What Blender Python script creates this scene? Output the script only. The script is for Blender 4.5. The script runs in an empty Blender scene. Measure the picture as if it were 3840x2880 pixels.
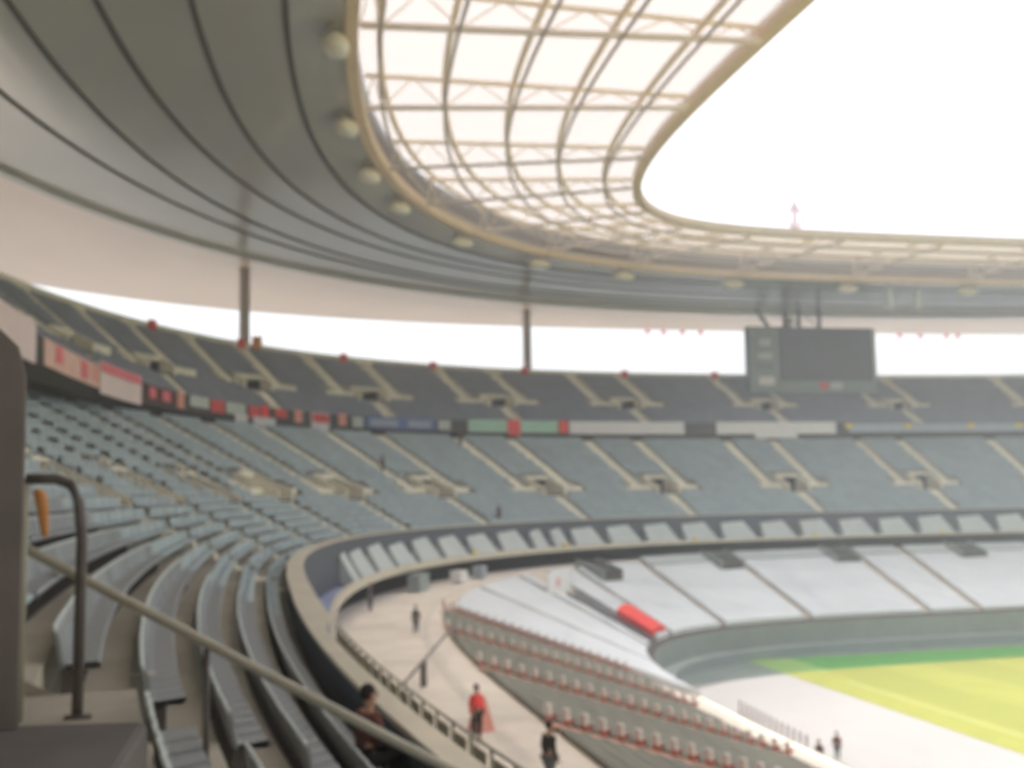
import bpy, bmesh, math, random
import numpy as np
from mathutils import Vector, Matrix
random.seed(7); rng = np.random.default_rng(7)
SC = bpy.context.scene; COL = SC.collection

# ------------------------------------------------------------------ helpers
def setp(o, label=None, cat=None, group=None, kind=None):
    if label: o['label'] = label
    if cat: o['category'] = cat
    if group: o['group'] = group
    if kind: o['kind'] = kind
    return o

def empty(name, loc=(0, 0, 0), rz=0.0):
    o = bpy.data.objects.new(name, None); COL.objects.link(o)
    o.location = loc; o.rotation_euler = (0, 0, rz); o.empty_display_size = .3
    return o

class MB:
    """collects faces, then becomes one mesh object"""
    def __init__(self): self.v = []; self.f = []; self.m = []; self.n = 0
    def add(self, verts, faces, mi=0):
        verts = np.asarray(verts, float).reshape(-1, 3)
        self.v.append(verts)
        for q in faces: self.f.append([i + self.n for i in q]); self.m.append(mi)
        self.n += len(verts)
    def box(self, x0, x1, y0, y1, z0, z1, mi=0):
        v = [(x0,y0,z0),(x1,y0,z0),(x1,y1,z0),(x0,y1,z0),(x0,y0,z1),(x1,y0,z1),(x1,y1,z1),(x0,y1,z1)]
        self.add(v, [(3,2,1,0),(4,5,6,7),(0,1,5,4),(1,2,6,5),(2,3,7,6),(3,0,4,7)], mi)
    def hexa(self, v8, mi=0):
        self.add(v8, [(3,2,1,0),(4,5,6,7),(0,1,5,4),(1,2,6,5),(2,3,7,6),(3,0,4,7)], mi)
    def grid(self, L, mi=0, skip=None, close=False):
        """L: list of (M,3) polylines joined by quads"""
        L = [np.asarray(a, float) for a in L]; M = len(L[0]); b = self.n
        self.v.append(np.concatenate(L)); self.n += M * len(L)
        for i in range(len(L) - 1):
            for j in range(M - 1):
                if skip is not None and skip(i, j): continue
                self.f.append([b+i*M+j, b+i*M+j+1, b+(i+1)*M+j+1, b+(i+1)*M+j]); self.m.append(mi)
    def tube(self, pts, r, n=8, mi=0, cap=True, closed=False):
        pts = [Vector(p) for p in pts]; rings = []; K = len(pts); b = self.n; vs = []
        rr = r if hasattr(r, '__len__') else [r] * K
        for i, p in enumerate(pts):
            if closed: t = pts[(i+1) % K] - pts[i-1]
            else: t = pts[min(i+1, K-1)] - pts[max(i-1, 0)]
            t.normalize()
            a = Vector((0, 0, 1)) if abs(t.z) < .95 else Vector((1, 0, 0))
            u = t.cross(a).normalized(); w = u.cross(t)
            for k in range(n):
                an = 2 * math.pi * (k + .5) / n
                vs.append(p + (u * math.cos(an) + w * math.sin(an)) * rr[i])
        fs = []
        for i in range(K if closed else K - 1):
            i2 = (i + 1) % K
            for k in range(n): fs.append((i*n+k, i*n+(k+1) % n, i2*n+(k+1) % n, i2*n+k))
        if cap and not closed:
            fs.append(tuple(range(n))[::-1]); fs.append(tuple((K-1)*n+k for k in range(n)))
        self.add([tuple(v) for v in vs], fs, mi)
    def ell(self, c, rx, ry, rz, nu=14, nv=8, mi=0, M=None, z0=-1, z1=1):
        vs = []; fs = []
        for j in range(nv + 1):
            la = math.asin(max(-1, min(1, z0 + (z1 - z0) * j / nv)))
            la = math.asin(z0) + (math.asin(z1) - math.asin(z0)) * j / nv
            for i in range(nu):
                lo = 2 * math.pi * i / nu
                p = Vector((rx * math.cos(la) * math.cos(lo), ry * math.cos(la) * math.sin(lo), rz * math.sin(la)))
                if M: p = M @ p
                vs.append(tuple(p + Vector(c)))
        for j in range(nv):
            for i in range(nu): fs.append((j*nu+i, j*nu+(i+1) % nu, (j+1)*nu+(i+1) % nu, (j+1)*nu+i))
        fs.append(tuple(range(nu))[::-1]); fs.append(tuple(nv*nu+i for i in range(nu)))
        self.add(vs, fs, mi)
    def mesh(self, name, mats):
        me = bpy.data.meshes.new(name)
        me.from_pydata(np.concatenate(self.v).tolist() if self.v else [], [], self.f)
        for m in (mats if isinstance(mats, (list, tuple)) else [mats]): me.materials.append(m)
        if any(self.m): me.polygons.foreach_set('material_index', self.m)
        me.update(); return me
    def build(self, name, mats, parent=None, smooth=False, loc=None):
        me = self.mesh(name, mats)
        if smooth: me.polygons.foreach_set('use_smooth', [True] * len(me.polygons))
        return link(name, me, parent, loc)

def link(name, me, parent=None, loc=None):
    o = bpy.data.objects.new(name, me); COL.objects.link(o)
    if loc is not None: o.location = loc
    if parent is not None:
        o.parent = parent
    return o

def bev(o, w=.01, seg=2):
    m = o.modifiers.new('bevel', 'BEVEL'); m.width = w; m.segments = seg; m.limit_method = 'ANGLE'; return o

# ------------------------------------------------------------------ materials
def mat(name, col, rough=.7, var=.12, scale=3.0, spec=.3, metal=0, bump=0, bscale=20, col2=None, stretch=None, dirt=0):
    m = bpy.data.materials.new(name); m.use_nodes = True; nt = m.node_tree; N = nt.nodes; Lk = nt.links
    b = N['Principled BSDF']; b.inputs['Roughness'].default_value = rough
    b.inputs['Specular IOR Level'].default_value = spec; b.inputs['Metallic'].default_value = metal
    tc = N.new('ShaderNodeTexCoord'); mp = N.new('ShaderNodeMapping'); Lk.new(tc.outputs['Object'], mp.inputs['Vector'])
    if stretch: mp.inputs['Scale'].default_value = stretch
    nz = N.new('ShaderNodeTexNoise'); nz.inputs['Scale'].default_value = scale; nz.inputs['Detail'].default_value = 6
    nz.inputs['Roughness'].default_value = .65
    Lk.new(mp.outputs[0], nz.inputs['Vector'])
    cr = N.new('ShaderNodeValToRGB'); c = np.array(col); c2 = np.array(col2) if col2 is not None else c * (1 + var)
    c1 = c * (1 - var)
    cr.color_ramp.elements[0].position = .3; cr.color_ramp.elements[1].position = .7
    cr.color_ramp.elements[0].color = (*np.clip(c1, 0, 1), 1); cr.color_ramp.elements[1].color = (*np.clip(c2, 0, 1), 1)
    Lk.new(nz.outputs['Fac'], cr.inputs['Fac'])
    out = cr.outputs['Color']
    if dirt:
        n2 = N.new('ShaderNodeTexNoise'); n2.inputs['Scale'].default_value = scale * .23; n2.inputs['Detail'].default_value = 8
        Lk.new(mp.outputs[0], n2.inputs['Vector'])
        r2 = N.new('ShaderNodeValToRGB'); r2.color_ramp.elements[0].position = .42; r2.color_ramp.elements[1].position = .62
        r2.color_ramp.elements[0].color = (1-dirt, 1-dirt, 1-dirt, 1); r2.color_ramp.elements[1].color = (1, 1, 1, 1)
        Lk.new(n2.outputs['Fac'], r2.inputs['Fac'])
        mx = N.new('ShaderNodeMixRGB'); mx.blend_type = 'MULTIPLY'; mx.inputs['Fac'].default_value = 1
        Lk.new(out, mx.inputs['Color1']); Lk.new(r2.outputs['Color'], mx.inputs['Color2']); out = mx.outputs['Color']
    Lk.new(out, b.inputs['Base Color'])
    if bump:
        bn = N.new('ShaderNodeTexNoise'); bn.inputs['Scale'].default_value = bscale; bn.inputs['Detail'].default_value = 5
        Lk.new(mp.outputs[0], bn.inputs['Vector'])
        bp = N.new('ShaderNodeBump'); bp.inputs['Strength'].default_value = bump; Lk.new(bn.outputs['Fac'], bp.inputs['Height'])
        Lk.new(bp.outputs['Normal'], b.inputs['Normal'])
    return m

M = {}
M['concrete'] = mat('concrete', (.47, .44, .37), .85, .14, .6, .2, dirt=.22)
M['stair'] = mat('stair_concrete', (.86, .82, .68), .85, .10, .8, .2, dirt=.1)
M['beige'] = mat('beige_concrete', (.83, .74, .64), .85, .08, .5, .2, dirt=.1)
M['coping'] = mat('coping_stone', (.62, .57, .47), .8, .08, 1.2, .2)
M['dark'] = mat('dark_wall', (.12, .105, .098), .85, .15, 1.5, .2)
M['darkpaint'] = mat('dark_paint', (.085, .076, .073), .6, .12, 3, .3)
M['nearwall'] = mat('near_wall_paint', (.33, .30, .29), .75, .12, 2.5, .25, dirt=.2)
M['frame'] = mat('dark_metal', (.13, .115, .11), .45, .1, 6, .4)
M['rail'] = mat('painted_rail', (.42, .40, .33), .45, .08, 5, .4)
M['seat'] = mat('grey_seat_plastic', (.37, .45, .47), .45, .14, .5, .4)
M['seatup'] = mat('shaded_seat_plastic', (.27, .295, .345), .5, .14, .5, .4)  # darker copy of the seat grey, upper-tier shade put into its colour
M['trim'] = mat('seat_trim', (.62, .69, .69), .4, .06, 3, .4)
M['seatnear'] = mat('near_seat_plastic', (.32, .345, .36), .4, .12, 2, .4, dirt=.1)
M['ceiling'] = mat('ceiling_panel', (.62, .61, .57), .20, .05, .05, .5, .38, dirt=.08)
M['liner'] = mat('liner_panel', (.74, .72, .63), .24, .06, .06, .6, .55, dirt=.10)
M['seam'] = mat('ceiling_gap', (.09, .085, .08), .8, .1, 2, .2)
M['soffit'] = mat('outer_soffit', (.88, .74, .62), .14, .05, .05, .9, .2, stretch=(1, 1, 1))
M['rooftop'] = mat('roof_top', (.5, .5, .5), .7, .1, .2)
M['truss'] = mat('beige_steel', (.85, .74, .58), .55, .06, 2, .3)
M['flange'] = mat('pale_flange', (.88, .76, .68), .6, .05, 2, .3)
M['trussd'] = mat('grey_steel', (.50, .44, .39), .55, .06, 2, .3)
M['edge'] = mat('edge_beam', (.66, .52, .36), .6, .07, 1, .3)
M['lamp'] = mat('lamp_housing', (.72, .65, .48), .4, .06, 3, .4)
M['white'] = mat('white_tarp', (.69, .72, .75), .6, .04, .35, .3, dirt=.05, bump=.15, bscale=1.2)
M['paleblue'] = mat('pale_cover', (.50, .54, .54), .6, .06, .5, .3, bump=.15, bscale=1.5)
M['blue'] = mat('blue_floor', (.28, .33, .52), .6, .15, .8, .3)
M['salmonstrip'] = mat('salmon_stair_paint', (.60, .34, .26), .7, .1, 1.5, .2, dirt=.2)
M['khaki'] = mat('khaki_tarp', (.20, .195, .155), .7, .10, .5, .25, dirt=.12, bump=.2, bscale=1.5)
M['wallgrey'] = mat('grey_green_wall', (.30, .335, .315), .7, .08, .6, .25, dirt=.1)
M['wallblue'] = mat('blue_dark_wall', (.10, .112, .137), .7, .1, .8, .25)
M['apron'] = mat('white_ground_cover', (.33, .316, .31), .75, .03, .3, .2, dirt=.04, bump=.1, bscale=.8)
M['screen'] = mat('screen_black', (.12, .117, .127), .35, .05, .3, .4)
M['housing'] = mat('scoreboard_grey', (.30, .345, .345), .6, .06, .8, .3)
M['housed'] = mat('scoreboard_dark', (.12, .13, .14), .6, .06, .8, .3)
M['mast'] = mat('mast_steel', (.36, .325, .28), .5, .08, 1, .4)
M['bounce_esplanade'] = mat('bounce_esplanade', (.50, .44, .39), .9, .1, .1, .2, dirt=.1)
M['unseen_ground'] = mat('unseen_dark_ground', (.06, .06, .055), .9, .15, .05, .2)
M['yellow'] = mat('yellow_paint', (.75, .58, .10), .5, .05, 3)
M['orange'] = mat('orange_cloth', (.72, .34, .13), .8, .1, 8, .1)
M['red'] = mat('red_cloth', (.88, .09, .08), .7, .08, 2, .2)
M['redpaint'] = mat('red_paint', (.72, .09, .08), .5, .06, 2, .3)
M['redseat'] = mat('red_seat', (.72, .33, .25), .45, .08, 3, .4)
M['whiteseat'] = mat('white_seat', (.82, .78, .74), .45, .05, 3, .4)
M['pink'] = mat('pale_pink_cloth', (.80, .66, .64), .8, .06, .6, .1)
M['rose'] = mat('rose_cloth', (.80, .22, .25), .8, .06, .6, .1)
M['peach'] = mat('peach_cloth', (.76, .50, .43), .8, .10, 1.0, .1)
M['mint'] = mat('mint_cloth', (.42, .66, .52), .8, .06, .6, .1)
M['bluecloth'] = mat('blue_cloth', (.16, .22, .47), .8, .08, .6, .1)
M['paper'] = mat('white_cloth', (.80, .79, .80), .8, .04, .8, .1)
M['greycloth'] = mat('pale_grey_cloth', (.55, .60, .57), .8, .06, .8, .1)
M['bluegrey'] = mat('blue_grey_board', (.40, .45, .52), .6, .06, .8, .2)
M['skin'] = mat('skin', (.52, .30, .21), .6, .06, 8, .3)
M['hair'] = mat('hair', (.03, .022, .018), .7, .1, 20, .3)
M['black'] = mat('black_cloth', (.045, .04, .04), .85, .1, 8, .1)
M['navy'] = mat('navy_cloth', (.06, .075, .11), .85, .1, 8, .1)
M['greytr'] = mat('grey_trousers', (.13, .15, .16), .85, .1, 8, .1)
M['maroon'] = mat('maroon_cloth', (.16, .07, .055), .85, .1, 8, .1)
M['salmon'] = mat('salmon_paint', (.80, .36, .28), .6, .06, 4, .2)
M['mesh'] = mat('fence_panel', (.62, .56, .42), .6, .08, 3, .3)
M['fencepost'] = mat('fence_post', (.36, .36, .28), .6, .08, 3, .3)

def grass_mat():
    m = bpy.data.materials.new('pitch_grass'); m.use_nodes = True; nt = m.node_tree; N = nt.nodes; L = nt.links
    b = N['Principled BSDF']; b.inputs['Roughness'].default_value = .9; b.inputs['Specular IOR Level'].default_value = .1
    tc = N.new('ShaderNodeTexCoord'); sp = N.new('ShaderNodeSeparateXYZ'); L.new(tc.outputs['Object'], sp.inputs[0])
    w = N.new('ShaderNodeMath'); w.operation = 'MULTIPLY'; w.inputs[1].default_value = math.pi / 5.5; L.new(sp.outputs['Y'], w.inputs[0])
    s = N.new('ShaderNodeMath'); s.operation = 'SINE'; L.new(w.outputs[0], s.inputs[0])
    g = N.new('ShaderNodeMath'); g.operation = 'GREATER_THAN'; g.inputs[1].default_value = 0; L.new(s.outputs[0], g.inputs[0])
    nz = N.new('ShaderNodeTexNoise'); nz.inputs['Scale'].default_value = .35; nz.inputs['Detail'].default_value = 8; L.new(tc.outputs['Object'], nz.inputs['Vector'])
    a = N.new('ShaderNodeMixRGB'); a.inputs['Color1'].default_value = (.27, .275, .062, 1); a.inputs['Color2'].default_value = (.235, .245, .055, 1); L.new(g.outputs[0], a.inputs['Fac'])
    c = N.new('ShaderNodeMixRGB'); c.inputs['Color2'].default_value = (.21, .23, .052, 1); L.new(a.outputs[0], c.inputs['Color1'])
    r = N.new('ShaderNodeMapRange'); r.inputs['From Min'].default_value = .4; r.inputs['From Max'].default_value = .7; r.inputs['To Max'].default_value = .5; L.new(nz.outputs['Fac'], r.inputs['Value']); L.new(r.outputs[0], c.inputs['Fac'])
    L.new(c.outputs[0], b.inputs['Base Color'])
    f = N.new('ShaderNodeTexNoise'); f.inputs['Scale'].default_value = 30; L.new(tc.outputs['Object'], f.inputs['Vector'])
    bp = N.new('ShaderNodeBump'); bp.inputs['Strength'].default_value = .4; L.new(f.outputs['Fac'], bp.inputs['Height']); L.new(bp.outputs[0], b.inputs['Normal'])
    return m
M['grass'] = grass_mat()
M['grasslight'] = mat('light_grass', (.22, .36, .12), .9, .08, .5, .1)
M['grassshade'] = mat('shaded_grass', (.09, .28, .07), .9, .10, .5, .1)  # greener copy of the grass with the roof shade in its colour
M['track'] = mat('grey_green_floor', (.19, .23, .21), .8, .06, .4, .2, dirt=.1)

def glass_mat():
    m = bpy.data.materials.new('frosted_roof_glass'); m.use_nodes = True; nt = m.node_tree; N = nt.nodes; L = nt.links
    for n in list(N): N.remove(n)
    o = N.new('ShaderNodeOutputMaterial'); t = N.new('ShaderNodeBsdfTransparent'); t.inputs[0].default_value = (.48, .455, .435, 1)
    d = N.new('ShaderNodeBsdfTranslucent'); d.inputs[0].default_value = (.335, .305, .287, 1)
    tc = N.new('ShaderNodeTexCoord'); nz = N.new('ShaderNodeTexNoise'); nz.inputs['Scale'].default_value = .3; nz.inputs['Detail'].default_value = 5
    L.new(tc.outputs['Object'], nz.inputs['Vector'])
    r = N.new('ShaderNodeMapRange'); r.inputs['To Min'].default_value = .72; r.inputs['To Max'].default_value = .82; L.new(nz.outputs['Fac'], r.inputs['Value'])
    mx = N.new('ShaderNodeMixShader'); L.new(r.outputs[0], mx.inputs[0]); L.new(t.outputs[0], mx.inputs[1]); L.new(d.outputs[0], mx.inputs[2])
    g = N.new('ShaderNodeBsdfGlossy'); g.inputs['Roughness'].default_value = .15
    m2 = N.new('ShaderNodeMixShader'); m2.inputs[0].default_value = .04; L.new(mx.outputs[0], m2.inputs[1]); L.new(g.outputs[0], m2.inputs[2])
    L.new(m2.outputs[0], o.inputs[0]); return m
M['glass'] = glass_mat()

# ------------------------------------------------------------------ stadium plan: s runs round the bowl, d is the distance outward
C1 = (88.87, 82.26, 2.62)
_th = np.linspace(0, 2 * np.pi, 20001)
_c, _s = np.cos(_th), np.sin(_th)
_r = (abs(_c / C1[0]) ** C1[2] + abs(_s / C1[1]) ** C1[2]) ** (-1 / C1[2])
_bx, _by = -_r * _c, -_r * _s
_L = np.concatenate([[0], np.cumsum(np.hypot(np.diff(_bx), np.diff(_by)))]); TOT = float(_L[-1])
def P(s): s = np.mod(s, TOT); return np.interp(s, _L, _bx), np.interp(s, _L, _by)
def NN(s):
    s = np.asarray(s, float); x0, y0 = P(s - .6); x1, y1 = P(s + .6); tx, ty = x1 - x0, y1 - y0; l = np.hypot(tx, ty)
    return ty / l, -tx / l
def dist(s, cv):
    a, b, n = cv; s = np.atleast_1d(np.asarray(s, float)); x, y = P(s); nx, ny = NN(s)
    lo = np.full_like(x, -70.); hi = np.full_like(x, 80.)
    for _ in range(40):
        m = (lo + hi) / 2; f = (abs((x + m*nx)/a) ** n + abs((y + m*ny)/b) ** n) - 1
        lo = np.where(f < 0, m, lo); hi = np.where(f < 0, hi, m)
    return (lo + hi) / 2
def W(s, d, z):
    s = np.asarray(s, float); x, y = P(s); nx, ny = NN(s)
    return np.stack([x + d * nx, y + d * ny, np.zeros_like(x) + z], -1)
def W1(s, d, z): return tuple(float(v) for v in W(np.array([s]), np.array([d]), z)[0])
def rotz(s):            # local +y = outward, local +x = along the row
    nx, ny = NN(np.array([s])); return math.atan2(float(ny[0]), float(nx[0])) - math.pi / 2

FASC = (107.88, 96.19, 3.35); TOP = (126.42, 109.1, 2.73); LOWF = (70.25, 55.19, 4.58); CONC = (85.67, 74.51, 2.84)
GLS = (96.43, 79.08, 3.0); OPN = (76.6, 52.5, 5.18); RIM = (136.8, 138.3, 3.09); BEAM = (120.8, 114.0, 2.39)
SEAMS = [((101, 82.75, 3.05), 44.4), ((105, 88, 2.95), 44.6), ((110, 93.5, 2.7), 44.7), ((115, 98.3, 2.7), 44.6), ((118.5, 104.5, 2.45), 44.5)]

VIS0, VIS1 = -45.0, 200.0
MIDV = [-41, -22.5, -3.5, 15.4, 33.4, 49.2, 65.0, 79.5, 92.5, 103.5, 117, 131.5, 192]
UPV = [-31, -10.75, 9.25, 27.25, 42.0, 55.75, 68.75, 81.5, 94, 106, 118, 130, 142, 154, 166, 178, 190]
LOWA = [-27, -10, 8.2, 15.2, 32.3, 46.5, 58.5, 71, 84, 102, 115, 129, 141.8, 154, 166, 178]

def sgrid(extra):
    a = np.arange(VIS0, VIS1 + .1, 1.0); b = np.arange(VIS1 + 3, VIS0 + TOT - .5, 4.0)
    g = np.unique(np.round(np.concatenate([a, b, np.array(extra), [VIS0 + TOT]]), 3)); return g

# ------------------------------------------------------------------ tiers
class Tier:
    def __init__(t, n, d0, d1, z0, z1, vom, kv, hw, side):
        t.n, t.d0, t.d1, t.z0, t.dz, t.vom, t.kv, t.hw, t.side = n, d0, d1, z0, (z1 - z0) / n, vom, kv, hw, side
    def d(t, s, k):
        a = t.d0(s); return a + (t.d1(s) - a) * (k / t.n)
    def z(t, k): return t.z0 + t.dz * k

zero = lambda s: np.zeros_like(np.asarray(s, float))
mid = Tier(24, lambda s: zero(s) + .32, lambda s: zero(s) + 19.5, 13.0, 23.56, MIDV, (8, 12), 1.35, 3.2)
upp = Tier(20, lambda s: dist(s, FASC) + .5, lambda s: dist(s, TOP) - .4, 25.5, 34.2, UPV, (7, 10), 1.35, 3.0)

def clear_mid(s, d):      # the landing by the near portal, free of seats
    return (s > 167.4) & (s < 184.5) & (d > 3.4) & (d < 9.5)

def build_tier(t, name, label, near_gap=False):
    root = setp(empty(name, W1(10, 0, t.z0)), label, 'stand')
    inv = Matrix.Translation(-root.location)
    def part(mb, nm, m, sm=False):
        o = mb.build(nm, m, root); o.location = -root.location; return o
    ex = []
    for v in t.vom: ex += [v - t.hw, v + t.hw]
    if near_gap: ex += [167.4, 184.5]
    g = sgrid(ex); gm = (g[:-1] + g[1:]) / 2
    hole = np.zeros(len(gm), bool)
    for v in t.vom: hole |= abs(gm - v) < t.hw - .01
    L = []; kk = []
    D = [t.d(g, k) for k in range(t.n + 1)]
    for k in range(t.n):
        L += [W(g, D[k], t.z(k)), W(g, D[k+1], t.z(k))]; kk += [k, k]
    L.append(W(g, D[-1], t.z(t.n))); kk.append(t.n)
    mb = MB()
    ng = (gm > 167.4) & (gm < 184.5) if near_gap else np.zeros(len(gm), bool)
    def skip(i, j):
        k = i // 2
        if hole[j] and t.kv[0] <= k < t.kv[1]: return True
        if ng[j] and 4 <= k < 12 and not (k == 4 and i % 2 == 1 and False): return k > 4 or (k == 4 and i % 2 == 1) or (k == 4)
        return False
    mb.grid(L, 0, skip)
    part(mb, 'terrace', M['concrete'])
    # stairways (half steps), landings
    def steps(sv, k0, k1, w, down=False):
        m = MB()
        for k in range(k0, k1):
            for h in (0, 1):
                da = float(t.d(np.array([sv]), k + h * .5)[0]); db = float(t.d(np.array([sv]), k + h*.5 + .5)[0])
                za = t.z(k) + .012; zb = t.z(k) + t.dz * .5 * h + .035
                if h == 0: zb = t.z(k) + .03
                a, b = sv - w / 2, sv + w / 2
                m.hexa([W1(a, da, za - .3), W1(b, da, za - .3), W1(b, db, za - .3), W1(a, db, za - .3), W1(a, da, zb), W1(b, da, zb), W1(b, db, zb), W1(a, db, zb)])
        part(m, 'stairway', M['stair'])
    t.aisles = []
    for v in t.vom:
        if v < VIS0 or v > VIS1: continue
        for sg in (-1, 1):
            steps(v + sg * t.side, t.kv[0] + 2, t.n, 1.15); t.aisles.append((v + sg * t.side, t.kv[0] + 1, t.n, .62))
        steps(v, 0, t.kv[0], 1.15); t.aisles.append((v, 0, t.kv[0], .62))
        # vomitory: sunken landing, cheek walls, dark doorway, guard wall
        vo = MB(); z0 = t.z(t.kv[0]); hw = t.hw
        d0 = float(t.d(np.array([v]), t.kv[0])[0]); d1 = float(t.d(np.array([v]), t.kv[1])[0]); zt = t.z(t.kv[1])
        hi_ = .8 if not (t is mid and v > 95) else .3
        def q(m, s0, s1, da, db, zs0, zs1, zb, mi=0):   # wall slab with sloping top
            m.hexa([W1(s0, da, zb), W1(s1, da, zb), W1(s1, db, zb), W1(s0, db, zb), W1(s0, da, zs0), W1(s1, da, zs0), W1(s1, db, zs1), W1(s0, db, zs1)], mi)
        q(vo, v - hw - .2, v - hw + .02, d0 - .1, d1 + .1, z0 + hi_, zt + hi_ * .55, z0 - .3, 0)
        q(vo, v + hw - .02, v + hw + .2, d0 - .1, d1 + .1, z0 + hi_, zt + hi_ * .55, z0 - .3, 0)
        q(vo, v - hw + .02, v + hw - .02, d1 - .1, d1 + .1, zt + hi_ * .6, zt + hi_ * .6, zt + .02, 0)
        q(vo, v - hw, v + hw, d0, d1 + 3.5, z0 + .01, z0 + .01, z0 - .2, 1)
        q(vo, v - hw - .05, v + hw + .05, d1 + 3.3, d1 + 3.5, zt, zt, z0, 1)
        q(vo, v - hw - .08, v - hw + .01, d1 + .1, d1 + 3.3, zt, zt, z0, 1); q(vo, v + hw - .01, v + hw + .08, d1 + .1, d1 + 3.3, zt, zt, z0, 1)
        part(vo, 'vomitory', [M['stair'], M['dark']])
        # pale cross landing at vomitory level
        for sg in ((-1, 1) if not (t is mid and v > 95) else ()):
            ld = MB(); k = t.kv[0] + 1.35; a = v + sg * (hw + .25); b = v + sg * (t.side + 1.5)
            a, b = min(a, b), max(a, b); da = float(t.d(np.array([v]), k)[0]); db = float(t.d(np.array([v]), k + 1.3)[0])
            z = t.z(t.kv[0] + 2) + .06
            ld.hexa([W1(a, da, z - .7), W1(b, da, z - .7), W1(b, db, z - .7), W1(a, db, z - .7), W1(a, da, z), W1(b, da, z), W1(b, db, z), W1(a, db, z)])
            part(ld, 'landing', M['stair'])
            t.aisles.append((v + sg * (hw + t.side + 1.5) / 2, t.kv[0], t.kv[0] + 3, (t.side + 1.5 - hw) / 2 + .1))
        t.aisles.append((v, t.kv[0] - 1, t.kv[1] + 1, hw + .35))
    return root, part

middle_stand, mpart = build_tier(mid, 'middle_stand', 'middle tier of grey seating running below the banner fascia', True)
upper_stand, upart = build_tier(upp, 'upper_stand', 'dark upper tier of seating above the row of banners')
G = sgrid([]); GC = np.append(G, G[0] + TOT) if abs(G[-1] - G[0] - TOT) > .01 else G

# middle tier: front parapet with coping, back wall
def ring(mb, prof, g=None, mi=0):
    """prof: list of (d, z) with d scalar or array over g; closed cross-section"""
    g = GC if g is None else g
    mb.grid([W(g, (dd if np.ndim(dd) else zero(g) + dd), zz) for dd, zz in prof], mi)

_w = np.clip((GC - 150) / 3, 0, 1) * (GC < 186.5)
mb = MB(); _zb = np.where((GC > -61) & (GC < 143), 10.7, 9.2)
ring(mb, [(-.26, _zb), (-.26 + 0 * _w, 12.85), (-.26 + .31 * _w, 12.86), (-.26 + .31 * _w, 13.77), (.26, 13.77), (.26, 12.9)]); mpart(mb, 'parapet', M['wallblue'])
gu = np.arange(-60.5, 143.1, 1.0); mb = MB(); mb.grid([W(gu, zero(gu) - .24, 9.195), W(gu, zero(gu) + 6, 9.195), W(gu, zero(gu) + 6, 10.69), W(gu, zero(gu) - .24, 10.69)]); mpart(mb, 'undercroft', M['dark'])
mb = MB(); ring(mb, [(-.34 + .33 * _w, 13.78), (-.34 + .33 * _w, 13.86), (.34, 13.86), (.34, 13.78), (-.34 + .33 * _w, 13.78)]); mpart(mb, 'coping', M['coping'])
_df = np.maximum(dist(GC, FASC) + 1.6, 19.55)
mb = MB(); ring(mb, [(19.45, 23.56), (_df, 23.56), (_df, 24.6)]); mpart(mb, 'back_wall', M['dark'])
# landing by the near portal
mb = MB(); g_l = np.arange(167.4, 184.6, .5)
zl = 15.14
mb.grid([W(g_l, zero(g_l) + mid.d(np.array([0.]), 4)[0], 14.3), W(g_l, zero(g_l) + mid.d(np.array([0.]), 4)[0], zl), W(g_l, zero(g_l) + mid.d(np.array([0.]), 12)[0], zl), W(g_l, zero(g_l) + mid.d(np.array([0.]), 12)[0], 18.3)])
for se in (167.4, 184.5):
    d4, d12 = [float(mid.d(np.array([0.]), k)[0]) for k in (4, 12)]
    mb.add([W1(se, d4, 14.3), W1(se, d12, 14.3), W1(se, d12, 18.3), W1(se, d4, 14.8)], [(0, 1, 2, 3)])
mpart(mb, 'gangway', mat('worn_concrete', (.40, .37, .31), .9, .18, 1.2, .2, dirt=.35))

# upper tier: fascia, soffit, rear parapet, outer wall
gF = dist(GC, FASC); gT = dist(GC, TOP)
mb = MB(); ring(mb, [(gF, 24.5), (gF, 26.1), (gF + .3, 26.1), (gF + .3, 25.4)]); upart(mb, 'fascia', M['darkpaint'])
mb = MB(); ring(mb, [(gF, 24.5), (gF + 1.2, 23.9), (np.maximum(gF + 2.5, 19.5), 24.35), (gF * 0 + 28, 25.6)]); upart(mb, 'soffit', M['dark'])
mb = MB(); ring(mb, [(gT - .4, 34.1), (gT - .4, 35.0), (gT, 35.0), (gT, 33.2), (gT * .6 + 10, 20), (gT * .6 + 10, 0)]); upart(mb, 'rear_parapet', M['stair'])

# ------------------------------------------------------------------ seats
def seat_template():
    def bx(u0, u1, v0, v1, w0, w1, tilt=0):
        return [(u0,v0,w0),(u1,v0,w0),(u1,v1,w0),(u0,v1,w0),(u0,v0+tilt,w1),(u1,v0+tilt,w1),(u1,v1+tilt,w1),(u0,v1+tilt,w1)]
    v = bx(-.225, .225, -.17, .16, .36, .42) + bx(-.225, .225, .12, .17, .38, .76, .07)
    f = []
    for b in (0, 8): f += [[b+4,b+5,b+6,b+7],[b,b+1,b+5,b+4],[b+1,b+2,b+6,b+5],[b+2,b+3,b+7,b+6],[b+3,b,b+4,b+7]]
    return np.array(v), np.array(f)
SV, SF = seat_template()

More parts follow.
